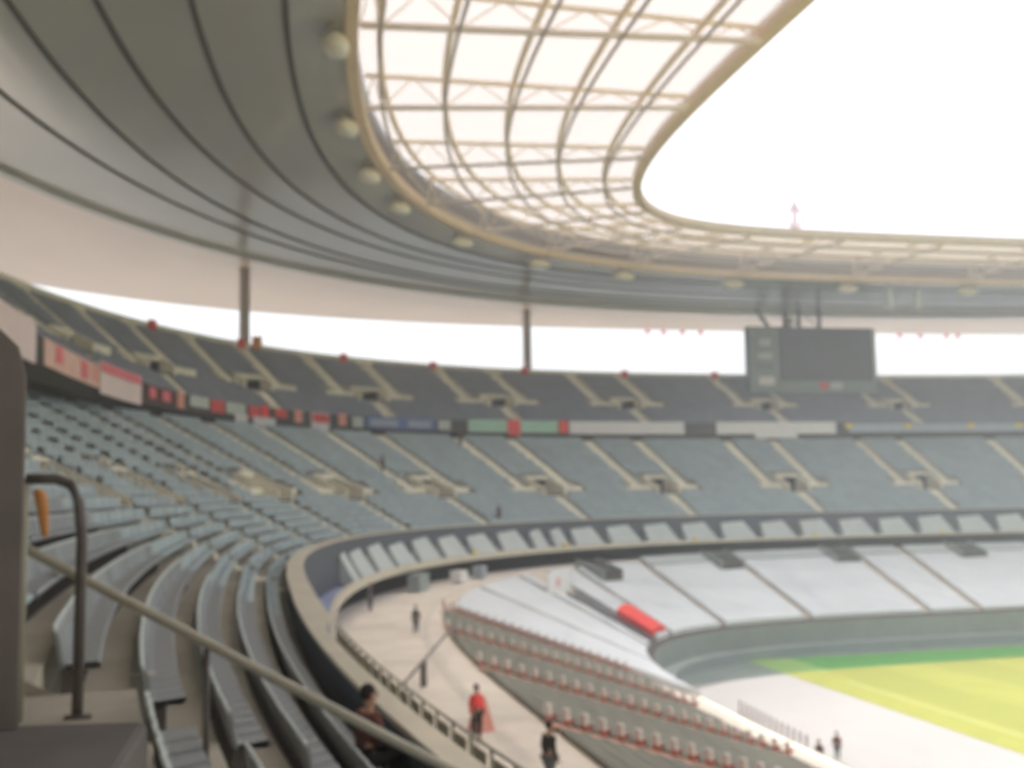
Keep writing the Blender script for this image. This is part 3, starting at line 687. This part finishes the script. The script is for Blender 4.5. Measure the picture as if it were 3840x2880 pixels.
# masts
masts = {64.75: 'grey steel roof column with orange foot at left', 34.75: 'grey steel roof column in the middle of the far stand', 0.2: 'roof column behind the scoreboard whose needle rises above the roof'}
allm = [64.75, 34.75, .2] + list(np.arange(218, 515, 31))
for s_ in allm:
    dT = float(dist(s_, TOP)[0]) + .6
    r = empty('roof_mast', W1(s_, dT, 20), rotz(s_)); setp(r, masts.get(s_, 'roof column beyond the frame'), 'column', 'columns carrying the roof')
    q = MB(); q.tube([(0, 0, -20), (0, 0, 14.2), (0, 0, 15), (0, 0, 24.4)], [.8, .8, .62, .62], 14); q.build('shaft', M['mast'], r, True)
    q = MB(); q.box(-1.0, 1.0, -.9, .9, 14.1, 14.6); q.build('collar', M['mast'], r)
    if s_ == .2:
        q = MB(); q.tube([(0, -3.8, 25), (0, -3.8, 40), (0, -3.8, 47)], [.45, .4, .12], 10); q.tube([(-1.7, -3.8, 40), (0, -3.8, 42.5)], .3, 6); q.tube([(1.7, -3.8, 40), (0, -3.8, 42.5)], .3, 6)
        q.tube([(-1.7, -3.8, 40), (0, -3.8, 38)], .3, 6); q.tube([(1.7, -3.8, 40), (0, -3.8, 38)], .3, 6); q.build('needle', mat('pale_needle', (.62, .46, .44), .6, .05), r)
q = MB(); q.box(-.45, .45, -.4, .4, 0, 1.5); q.box(-.5, .5, -.45, .45, 1.5, 1.56)
o = bev(q.build('warning_box', M['orange'], None, loc=W1(64.2, float(dist(64.2, TOP)[0]) - .7, 34.3)), .02); o.rotation_euler.z = rotz(64.2); setp(o, 'orange box at foot of the left roof column', 'box')

# red panels on the rear parapet
q = MB(); q.box(-.55, .55, -.1, .1, 0, .95); q.box(-.62, .62, -.06, .06, -.1, .02); me_rb = q.mesh('red_sign', M['redpaint'])
for i, s_ in enumerate([75.8, 65.8, 54.9, 45.5, 35.5, 23.8, 12.1]):
    o = link('red_sign', me_rb, None, W1(s_, float(dist(s_, TOP)[0]) - .55, 34.35)); o.rotation_euler.z = rotz(s_)
    setp(o, ['dull red panel on rear parapet at far left of the upper tier', 'red panel on the rear parapet touching the left roof column', 'red panel on rear parapet, first to the right of left roof column', 'red panel on the rear parapet midway between the two roof columns', 'red panel on rear parapet at foot of middle roof column', 'red panel on rear parapet between middle column and scoreboard', 'red panel on rear parapet just left of the scoreboard'][i], 'sign', 'red panels along the rear parapet')

# ------------------------------------------------------------------ scoreboard
sb = setp(empty('scoreboard', (-119.2, 0, 31)), 'large dark video scoreboard hanging over the far upper tier', 'scoreboard')
def sbx(nm, m, bx, b=.04):
    q = MB()
    for x0, x1, y0, y1, z0, z1 in bx: q.box(x0, x1, y0, y1, z0 - 31, z1 - 31)
    o = q.build(nm, M[m], sb); bev(o, b); return o
sbx('cabinet', 'housed', [(-1.6, -.02, -10.9, 10.6, 31.4, 41.7)])
sbx('screen', 'screen', [(-.015, .22, -5.9, 9.9, 33.5, 41.35)])
sbx('side_panel', 'housing', [(-.012, .2, -10.8, -6.0, 31.45, 41.5)])
bb = sbx('base_panel', 'housing', [(-.01, .3, -5.95, 10.5, 31.3, 33.35)])
for (y0, y1, z0, z1, m_) in ((-9.3, -7.4, 38.6, 39.8, 'greycloth'), (-9.6, -7.2, 36.6, 37.6, 'greycloth'), (-9.8, -7.0, 35.4, 35.6, 'housed'), (-9.5, -6.9, 32.6, 33.9, 'paper')): sbx('badge', m_, [(.2, .26, y0, y1, z0, z1)], .02)
for (y0, y1, z0, z1, m_) in ((.5, 2.0, 31.9, 33.1, 'redpaint'), (2.3, 4.4, 31.9, 33.1, 'greycloth')): sbx('badge', m_, [(.3, .36, y0, y1, z0, z1)], .02)
sbx('side_rail', 'greycloth', [(-.012, .12, 10.0, 10.55, 33.4, 41.5)])
q = MB()
for y0, y1 in ((-9.2, -7.2), (-4.5, -4.5), (-2.1, -2.1), (1.4, 1.4)): q.tube([(-.6, y0, 13.3), (-.6, y1, 10.6)], .32, 8)
q.build('hanger', M['housed'], sb)
q = MB(); q.tube([(-.6, -4.4, 13.2), (-.6, -2.1, 10.7)], .1, 6); q.tube([(-.6, -2, 13.2), (-.6, 1.4, 10.7)], .1, 6); q.build('brace', M['housed'], sb)

# ------------------------------------------------------------------ banners on the fascia
def banner(s0, s1, z0, z1, mats_, label, off=.05, split=None, sag=0, cat='banner', parts=()):
    n = max(3, int(abs(s1 - s0) / .45)); ss = np.linspace(min(s0, s1), max(s0, s1), n); d = dist(ss, FASC)
    def sheet(zt, zb, sh=0., extra=0., sub=None):
        s_ = ss if sub is None else np.linspace(sub[0], sub[1], max(3, int((sub[1] - sub[0]) / .3)))
        d_ = dist(s_, FASC); m = MB(); rows = []
        for j in range(5):
            t = j / 4; z = zb + (zt - zb) * t; w = .05 * np.sin(s_ * 3.1 + 1.7 * t) * (1 - t)
            zz = z - (1 - t) * sag * np.sin(np.pi * (s_ - s_[0]) / (s_[-1] - s_[0] + 1e-6))
            rows.append(W(s_, d_ - off - extra - abs(w), 0) + np.stack([0*s_, 0*s_, zz], 1))
        b = [r + np.c_[0*s_, 0*s_, 0*s_] for r in rows]
        nx, ny = NN(s_); back = [r + np.stack([nx*.03, ny*.03, 0*s_], 1) for r in rows]
        m.grid(rows); m.grid(back[::-1]); m.grid([rows[-1], back[-1]]); m.grid([back[0], rows[0]])
        m.grid([[r[0] for r in back], [r[0] for r in rows]]); m.grid([[r[-1] for r in rows], [r[-1] for r in back]]); return m
    o = sheet(z1, z0).build('fascia_banner', M[mats_[0]]); setp(o, label, cat)
    for (sa, sb_, za, zb, mm, nm) in parts:
        m = sheet(zb, za, extra=.06, sub=(min(sa, sb_), max(sa, sb_))).build(nm, M[mm], o)
    return o
F0, F1 = 24.62, 26.3
banner(124, 114.6, 24.3, 26.6, ['pink'], 'large pale pink banner draped over the fascia at far left edge')
banner(112.9, 101.0, 24.5, 26.1, ['peach'], 'faded red and white patterned banner right of the pale pink one', parts=[(110.5, 109, 25, 26, 'rose', 'patch'), (105, 103.6, 24.8, 25.9, 'rose', 'patch'), (102.4, 101.2, 24.9, 26, 'salmon', 'patch')])
banner(100.8, 92.0, 24.2, 26.5, ['pink'], 'pale pink banner with a rose red upper band', parts=[(100.6, 92.2, 25.8, 26.45, 'rose', 'band')])
banner(91.3, 85.5, 24.8, 26.0, ['maroon'], 'dull dark red banner on the shaded bend of the fascia', parts=[(90.5, 89.3, 25, 25.9, 'rose', 'patch'), (88, 86.6, 25, 25.9, 'rose', 'patch')])
banner(85.2, 84.0, 24.7, 26.1, ['salmon'], 'small orange-red flag between dark red and pale grey banners')
banner(83.0, 79.9, 25.1, 26.1, ['greycloth'], 'pale grey banner beside small red flag')
banner(79.6, 77.5, 24.9, 26.1, ['redpaint'], 'small red banner between two pale grey ones')
banner(77.2, 74.4, 25.0, 26.1, ['greycloth'], 'pale grey banner above a hanging white sheet')
banner(76.0, 74.2, 24.0, 25.0, ['paper'], 'white sheet hanging below the pale grey banner', off=.14)
banner(73.9, 72.4, 24.8, 26.1, ['redpaint'], 'narrow red flag left of the red and white triangle banner')
banner(73.4, 70.4, 23.8, 25.0, ['paper'], 'white sheet hanging low under red flags', off=.14)
banner(72.2, 71.2, 25.0, 26.3, ['red'], 'tiny bright red flag above the hanging white sheet')
banner(70.4, 68.8, 25.2, 26.1, ['redpaint'], 'red banner right of the hanging white sheet')
banner(67.9, 66.9, 24.8, 26.2, ['salmon'], 'narrow orange flag left of the red over white banner')
banner(65.8, 63.7, 24.0, 26.1, ['paper'], 'white banner with a red upper half', parts=[(65.7, 63.8, 25.0, 26.0, 'redpaint', 'band')])
banner(62.6, 61.7, 24.8, 26.2, ['salmon'], 'narrow orange flag right of the red over white banner')
banner(61.0, 59.8, 24.7, 26.0, ['greycloth'], 'small pale grey banner left of the blue banner')
banner(59.5, 51.9, 24.7, 26.15, ['bluecloth'], 'blue banner with washed-out pale lettering band', parts=[(59.0, 56, 25.0, 25.8, 'bluegrey', 'pale_strip'), (54.9, 52.5, 25.0, 25.8, 'bluegrey', 'pale_strip')])
banner(51.6, 50.3, 24.8, 26.0, ['greycloth'], 'small pale grey banner right of the blue banner')
banner(48.4, 38.6, 24.62, 26.25, ['mint'], 'long mint green banner on the fascia')
banner(44.2, 42.8, 24.2, 26.3, ['red'], 'red flag hung over the mint green banner', off=.16)
banner(38.5, 37.5, 24.6, 26.3, ['red'], 'red flag between the mint and long white banners', off=.13)
banner(37.3, 23.7, 24.5, 26.2, ['paper'], 'long white banner, left of two on the far fascia')
banner(19.6, 3.1, 24.5, 26.2, ['paper'], 'long white banner below the scoreboard')
banner(14.6, 8.8, 23.9, 24.6, ['paper'], 'short white sheet hanging under the long white banner', off=.14)
banner(1.2, -36, 24.7, 26.0, ['bluegrey'], 'blue-grey board strip along right end of the fascia', cat='board')
q = MB(); q.box(-.5, .5, -.15, .1, -.35, .35); me_y = q.mesh('yellow_plate', M['yellow'])
for i, s_ in enumerate([1.3, -7.8, -16.9, -23.6]):
    o = link('yellow_plate', me_y, None, W1(s_, float(dist(s_, FASC)[0]) - .2, 25.6)); o.rotation_euler.z = rotz(s_)
    setp(o, 'small yellow plate on the blue-grey board, number %s from the left' % ['one', 'two', 'three', 'four'][i], 'plate', 'yellow plates on the fascia board')

# ------------------------------------------------------------------ ground, pitch
def sheet(nm, pts, z, m, kind='structure'):
    q = MB(); q.add([(x, y, z) for x, y in pts], [tuple(range(len(pts)))]); o = q.build(nm, m); setp(o, kind=kind); return o
q = MB(); q.add([(-330, -330, -.02), (330, -330, -.02), (330, 330, -.02), (-330, 330, -.02)], [(0, 1, 2, 3)]); setp(q.build('ground', M['unseen_ground']), kind='structure')  # unseen ground, kept dark so less light bounces up to the ceiling
q = MB(); q.grid([W(gr, dr - 12, .0), W(gr, dr + 42, .0)]); setp(q.build('bounce_esplanade', M['bounce_esplanade']), kind='structure')  # unseen pale paving ring, sized to bounce light onto the roof soffit
dl2 = dist(gr, LOWF) - 1.65
rimp = W(gr[:-1], dl2[:-1], 0)[:, :2]
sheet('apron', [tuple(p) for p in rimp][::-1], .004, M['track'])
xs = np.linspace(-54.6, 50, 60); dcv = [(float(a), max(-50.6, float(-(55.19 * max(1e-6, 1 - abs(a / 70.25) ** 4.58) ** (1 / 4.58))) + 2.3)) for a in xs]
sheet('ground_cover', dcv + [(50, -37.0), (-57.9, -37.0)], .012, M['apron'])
sheet('shaded_pitch_end', [(-66.3, -37.15), (-58.35, -37.15), (-60.1, -10.7), (-60.6, 10), (-59.5, 37.1), (-66.3, 37.1)], .034, M['grassshade'])  # roof shadow over the far pitch end, painted as a greener sheet
sheet('pitch', [(-58.2, -37.2), (68, -37.2), (68, 37.2), (-66.5, 37.2), (-66.5, -37.2)], .03, M['grass'])
sheet('touchline', [(-52.5, -34.06), (52.5, -34.06), (52.5, -33.94), (-52.5, -33.94)], .045, mat('worn_chalk', (.5, .5, .3), .9, .1, 3))
sheet('light_turf', [(-66.4, -37.1), (-58.2, -37.1), (-58.2, -32.6), (-66.4, -32.6)], .04, M['grasslight'])
# low posts beside the pitch cover
q = MB(); q.tube([(0, 0, 0), (0, 0, .95)], .07, 8); q.ell((0, 0, .98), .09, .09, .06, 8, 4); q.box(-.16, .16, -.16, .16, 0, .05); me_po = q.mesh('pitch_post', mat('dull_red_post', (.30, .20, .18), .6, .1))
for i in range(13):
    t = i / 12; x, y = -42.5 + t * 12.2, -48.5 - t * .9
    setp(link('pitch_post', me_po, None, (x, y, .01)), 'short dark post in the row along edge of the white ground cover', 'post', 'short posts beside the white ground cover')

# ------------------------------------------------------------------ near things at left
def extr(nm, m, pts, x0, x1, parent=None):
    n = len(pts); q = MB(); q.add([(x0, y, z) for y, z in pts] + [(x1, y, z) for y, z in pts], [tuple(range(n)), tuple(range(n, 2*n))[::-1]] + [(i, n+i, n+(i+1) % n, (i+1) % n)[::-1] for i in range(n)]); return q.build(nm, m, parent)
o = extr('portal_wall', M['nearwall'], [(-84.075, 15.14), (-84.08, 17.04), (-84.10, 17.12), (-84.14, 17.16), (-84.21, 17.10), (-85.6, 16.5), (-85.6, 15.14)], 33.23, 33.26); bev(o, .012)
setp(o, 'dark grey-brown wall edge with peaked top at the left border, closest thing', 'wall')
q = MB(); q.hexa([(33.2, -87, 15.14), (38, -87, 15.14), (38, -83.80, 15.14), (33.2, -83.74, 15.14), (33.2, -87, 16.2), (38, -87, 16.2), (38, -83.80, 16.10), (33.2, -83.74, 16.10)])
o = bev(q.build('portal_parapet', mat('parapet_paint', (.17, .155, .15), .8, .15, 2.5, .2, dirt=.3, bump=.1)), .02); setp(o, 'dark low wall filling the bottom left corner', 'wall')
# gate frame
gt = setp(empty('gate_frame', (27.8, -84.8, 15.14)), 'dark tubular gate frame with rounded corner standing on the gangway', 'gate')
def gpart(mb, nm, m): o = mb.build(nm, m, gt, True); o.location = -gt.location; return o
q = MB(); q.tube([(27.80, -85.12, 16.87), (27.80, -84.92, 16.87), (27.8, -84.82, 16.83), (27.8, -84.755, 16.70), (27.79, -84.73, 16.45), (27.78, -84.74, 15.14)], .04, 10); gpart(q, 'frame_tube', M['frame'])
q = MB(); q.tube([(27.8, -85.13, 15.14), (27.8, -85.13, 16.87)], .03, 8); gpart(q, 'hinge_post', M['fencepost'])
q = MB(); q.box(27.77, 27.83, -84.82, -84.64, 15.14, 15.17); gpart(q, 'foot_plate', M['frame'])
# sloping handrail
hr = setp(empty('handrail', (27, -84, 14)), 'beige tubular handrail slanting down across the near rows', 'handrail')
def hpart(mb, nm, m): o = mb.build(nm, m, hr, True); o.location = -hr.location; return o
h0, h1 = Vector((26.60, -85.9, 16.64)), Vector((27.36, -81.55, 14.26))
q = MB(); q.tube([h0, h0.lerp(h1, .3), h0.lerp(h1, .7), h1], .043, 10); hpart(q, 'rail', M['rail'])
for t in (.08, .465, .93):
    p_ = h0.lerp(h1, t); q = MB(); q.tube([tuple(p_), (p_.x, p_.y, p_.z - 1.25)], .026, 8); hpart(q, 'post', M['frame'])
# orange jacket on the gate
q = MB(); L = []
for j, (z, w, dpt) in enumerate([(16.80, .02, .02), (16.77, .042, .03), (16.70, .045, .04), (16.60, .036, .035), (16.52, .03, .03), (16.44, .022, .03)]):
    L.append([(27.60 + .6*dpt*math.cos(a), -85.075 + .012 * j + w*math.sin(a)*(1 + .15*math.sin(3*a + j)), z) for a in np.linspace(0, 2*math.pi, 13)])
q.grid(L); q.add(L[0][:-1], [tuple(range(12))[::-1]]); q.add(L[-1][:-1], [tuple(range(12))])
setp(q.build('safety_jacket', M['orange'], None, True), 'orange safety jacket hanging by the dark gate frame', 'jacket')
# litter and paper on the near seats
for i, (s_, d_, r_) in enumerate([(164.3, 3.4, .3), (160.2, 4.6, -.4), (158.3, 6.9, .8), (155.5, 9, .2), (163.5, 5.6, 1.0)]):
    z = mid.z(int((d_ - .32) / .8)) + .46
    q = MB(); L = [[(x, y, .015 * math.sin(9 * x + 7 * y) + .02) for x in np.linspace(-.16, .16, 5)] for y in np.linspace(-.12, .12, 4)]; q.grid(L); q.grid([[(x, y, z_ - .006) for x, y, z_ in r] for r in L][::-1])
    o = q.build('paper_sheet', M['coping'], None, loc=W1(s_, d_, z)); o.rotation_euler.z = r_; setp(o, 'loose cream paper sheet lying on a near grey seat', 'paper', 'paper sheets on the near seats')

# ------------------------------------------------------------------ people
def skin_obj(name, verts, edges, radii, m, parent=None, sub=1, loc=None):
    me = bpy.data.meshes.new(name); me.from_pydata(verts, edges, []); me.materials.append(m)
    o = link(name, me, parent, loc)
    md = o.modifiers.new('skin', 'SKIN'); md.use_smooth_shade = True
    for v, r in zip(me.skin_vertices[0].data, radii): v.radius = r if hasattr(r, '__len__') else (r, r)
    me.skin_vertices[0].data[0].use_root = True
    s_ = o.modifiers.new('sub', 'SUBSURF'); s_.levels = sub; s_.render_levels = sub
    return o
def person(loc, rz, label, top, bottom, hair='hair', h=1.72, pose='stand', group=None, bag=None):
    k = h / 1.72; r = empty('person', loc, rz); setp(r, label, 'person', group)
    sit = pose == 'sit'
    hip = .50 if sit else .92
    J = {'pel': (0, 0, hip), 'sp': (0, .01, hip + .22), 'ch': (0, .015, hip + .42), 'nk': (0, .0, hip + .56), 'hd0': (0, -.015, hip + .64), 'hd1': (0, -.02, hip + .74), 'hd2': (0, -.005, hip + .82)}
    for sd, n in ((-1, 'l'), (1, 'r')):
        J['sh'+n] = (.18*sd, .01, hip + .50)
        if sit: J['el'+n] = (.23*sd, -.05, hip + .24); J['wr'+n] = (.16*sd, -.27, hip + .14)
        else: J['el'+n] = (.24*sd, .04, hip + .22); J['wr'+n] = (.25*sd, -.06, hip - .02)
        J['ha'+n] = tuple(np.array(J['wr'+n]) + (np.array((0, -.06, -.06)) if not sit else np.array((-.02*sd, -.08, -.02))))
        if sit: J['hp'+n] = (.10*sd, 0, hip - .01); J['kn'+n] = (.13*sd, -.43, hip); J['an'+n] = (.13*sd, -.42, .10); J['ft'+n] = (.13*sd, -.58, .04)
        else: J['hp'+n] = (.095*sd, 0, hip - .06); J['kn'+n] = (.11*sd, -.03*sd, .50); J['an'+n] = (.12*sd, .03*sd, .09); J['ft'+n] = (.14*sd, -.13 + .03*sd, .04)
    R = {'pel': .13, 'sp': (.12, .15), 'ch': (.12, .17), 'nk': .055, 'hd0': (.075, .07), 'hd1': (.10, .085), 'hd2': (.075, .07)}
    for n in 'lr': R.update({'sh'+n: .065, 'el'+n: .045, 'wr'+n: .03, 'ha'+n: (.022, .04), 'hp'+n: .09, 'kn'+n: .062, 'an'+n: .042, 'ft'+n: .04})
    E_ = [('pel','sp'),('sp','ch'),('ch','nk'),('nk','hd0'),('hd0','hd1'),('hd1','hd2')]
    for n in 'lr': E_ += [('ch','sh'+n),('sh'+n,'el'+n),('el'+n,'wr'+n),('wr'+n,'ha'+n),('pel','hp'+n),('hp'+n,'kn'+n),('kn'+n,'an'+n),('an'+n,'ft'+n)]
    # fingers
    for n, sd in (('l', -1), ('r', 1)):
        b = np.array(J['ha'+n])
        for f, (dx, ln) in enumerate(((-.026, .055), (-.009, .065), (.009, .06), (.025, .048))):
            J['f%s%d' % (n, f)] = tuple(b + np.array((dx, -.02 - (.5*ln if not sit else ln*.8), -ln))); R['f%s%d' % (n, f)] = .009; E_.append(('ha'+n, 'f%s%d' % (n, f)))
        J['t'+n] = tuple(np.array(J['wr'+n]) + np.array((-.04*sd, -.05, -.03))); R['t'+n] = .01; E_.append(('wr'+n, 't'+n))
    def sub(names, sc, nm, m, extra=0):
        nm_ = [x for x in J if x in names]; ix = {x: i for i, x in enumerate(nm_)}
        vs = [tuple(np.array(J[x]) * k) for x in nm_]; ed = [(ix[a], ix[b]) for a, b in E_ if a in ix and b in ix]
        rd = [tuple(np.array(R[x] if hasattr(R[x], '__len__') else (R[x], R[x])) * sc * k + extra) for x in nm_]
        return skin_obj(nm, vs, ed, rd, m, r)
    sub(list(J), 1, 'body', M['skin'])
    sub(['pel','sp','ch','shl','shr','ell','elr','wrl','wrr'], 1.14, 'jacket', M[top], .012)
    sub(['pel','hpl','hpr','knl','knr','anl','anr'], 1.12, 'trousers', M[bottom], .012)
    q = MB(); c = np.array(J['hd1']) * k; q.ell((0, c[1] + .028*k, c[2] + .035*k), .098*k, .10*k, .105*k, 14, 8); q.build('hair', M[hair], r, True)
    q = MB(); fy = c[1] - .1*k
    q.ell((0, fy - .005, c[2] - .01*k), .014*k, .02*k, .028*k, 8, 5); q.build('nose', M['skin'], r, True)
    q = MB()
    for sx in (-1, 1): q.ell((.034*k*sx, fy + .014*k, c[2] + .022*k), .014*k, .01*k, .008*k, 8, 4)
    q.ell((0, fy + .010*k, c[2] - .052*k), .026*k, .01*k, .006*k, 8, 4); q.build('face_features', M['hair'], r, True)
    q = MB()
    for sx in (-1, 1): q.ell((.092*k*sx, c[1] + .01, c[2]), .014*k, .025*k, .034*k, 8, 5)
    q.build('ears', M['skin'], r, True)
    return r
person(W1(163.6, .75, 13.0), rotz(163.6) + .3, 'dark-haired person in dark maroon top sitting behind the handrail', 'maroon', 'black', h=1.75, pose='sit')
person((2.3, -77.0, 9.2), math.radians(120), 'person in red jacket and dark trousers standing on the near concourse', 'red', 'black', h=1.62)
person((8.9, -76.4, 9.2), math.radians(200), 'person in black jacket and grey trousers at bottom edge of the concourse', 'black', 'greytr', h=1.74)
person((-24.2, -75.3, 9.2), math.radians(60), 'person in grey clothes alone in the middle of the beige concourse', 'greytr', 'greytr', h=1.5)
person((-36.8, -76.6, 9.2), math.radians(150), 'person in navy clothes near the dark gap under the balcony corner', 'navy', 'navy', h=1.75)
person((-25.6, -51.0, .01), math.radians(30), 'person in dull maroon clothes on white ground cover, left of two', 'maroon', 'greytr')
person((-27.3, -48.9, .01), math.radians(80), 'person in dull maroon clothes on white ground cover, right of two', 'maroon', 'greytr')
for (s_, k_, lab) in ((62.3, 2, 'person in black low in the middle tier by the corner stair'), (68.4, 14, 'person in black standing beside a stair high in the middle tier'), (53.4, 21, 'person in black just under the fascia of middle tier')):
    d_ = float(mid.d(np.array([s_]), k_ + .25)[0]); person(W1(s_, d_, mid.z(k_)), rotz(s_), lab, 'black', 'black')
# salmon folding sign beside the red person
q = MB(); q.hexa([(-.35, -.3, 0), (.35, -.3, 0), (.35, .3, 0), (-.35, .3, 0), (-.2, -.05, 1.05), (.2, -.05, 1.05), (.2, .05, 1.05), (-.2, .05, 1.05)]); q.tube([(-.15, 0, 1.05), (.15, 0, 1.05)], .04, 6)
o = bev(q.build('folding_sign', M['salmon'], None, loc=(.9, -76.6, 9.2)), .02); o.rotation_euler.z = .5; setp(o, 'salmon coloured folding floor sign beside the person in red', 'sign')
q = MB(); q.tube([(0, 0, 0), (0, 0, .4), (0, 0, 2.0)], [.06, .035, .03], 8); q.box(-.15, .15, -.15, .15, 0, .03); q.ell((0, 0, 2.02), .05, .05, .05, 8, 5)
setp(q.build('slim_post', M['fencepost'], None, loc=W1(163.2, -.9, 9.2)), 'slim grey-green post below the person in red', 'post')

q = MB(); q.box(-331, 331, -331, 331, -1.1, 70)
hz = q.build('haze', []); setp(hz, kind='stuff')
m = bpy.data.materials.new('haze_air'); m.use_nodes = True; nt = m.node_tree; nt.nodes.remove(nt.nodes['Principled BSDF'])
pv = nt.nodes.new('ShaderNodeVolumePrincipled'); pv.inputs['Color'].default_value = (.84, .91, 1.0, 1); pv.inputs['Density'].default_value = .0013; pv.inputs['Anisotropy'].default_value = .2
nt.links.new(pv.outputs[0], nt.nodes['Material Output'].inputs['Volume']); hz.data.materials.append(m)

# ------------------------------------------------------------------ light and camera
sun_dir = Vector((-16.5, 4.6, 45.2)).normalized()
sl = bpy.data.lights.new('sun', 'SUN'); sl.energy = 2.0; sl.angle = math.radians(.5); sl.color = (1, .95, .88)
so = bpy.data.objects.new('sun', sl); COL.objects.link(so); so.rotation_euler = sun_dir.to_track_quat('Z', 'Y').to_euler(); so.location = (0, 0, 120)
w = bpy.data.worlds.new('World'); SC.world = w; w.use_nodes = True; nt = w.node_tree
sky = nt.nodes.new('ShaderNodeTexSky'); sky.sky_type = 'NISHITA'; sky.sun_disc = False
sky.sun_elevation = math.asin(sun_dir.z); sky.sun_rotation = math.atan2(sun_dir.x, sun_dir.y); sky.air_density = 1.0; sky.dust_density = 6.0; sky.ozone_density = 1.0
hs = nt.nodes.new('ShaderNodeHueSaturation'); hs.inputs['Saturation'].default_value = .25; nt.links.new(sky.outputs[0], hs.inputs['Color'])   # pale, milky summer haze
bg = nt.nodes['Background']; bg.inputs['Strength'].default_value = .15; nt.links.new(hs.outputs[0], bg.inputs[0])

cam = bpy.data.cameras.new('camera'); co = bpy.data.objects.new('camera', cam); COL.objects.link(co); SC.camera = co
cam.sensor_width = 36; cam.lens = 36 * FPX / 2212; cam.clip_start = .05; cam.clip_end = 6000
Rm = Matrix(((R_[0], U2[0], -F_[0]), (R_[1], U2[1], -F_[1]), (R_[2], U2[2], -F_[2])))
co.matrix_world = Matrix.Translation(Vector(CAMP)) @ Rm.to_4x4()
cam.dof.use_dof = True; cam.dof.focus_distance = .75; BLUR = 6.4
cam.dof.aperture_fstop = (cam.lens / 1000) / (BLUR / (FPX * 1024 / 2212) * .75)
SC.view_settings.view_transform = 'Standard'; SC.view_settings.look = 'None'; SC.view_settings.gamma = 1; SC.view_settings.exposure = 1.2
SC.render.engine = 'CYCLES'; SC.cycles.max_bounces = 10; SC.cycles.transparent_max_bounces = 16; SC.cycles.diffuse_bounces = 6; SC.cycles.volume_bounces = 1
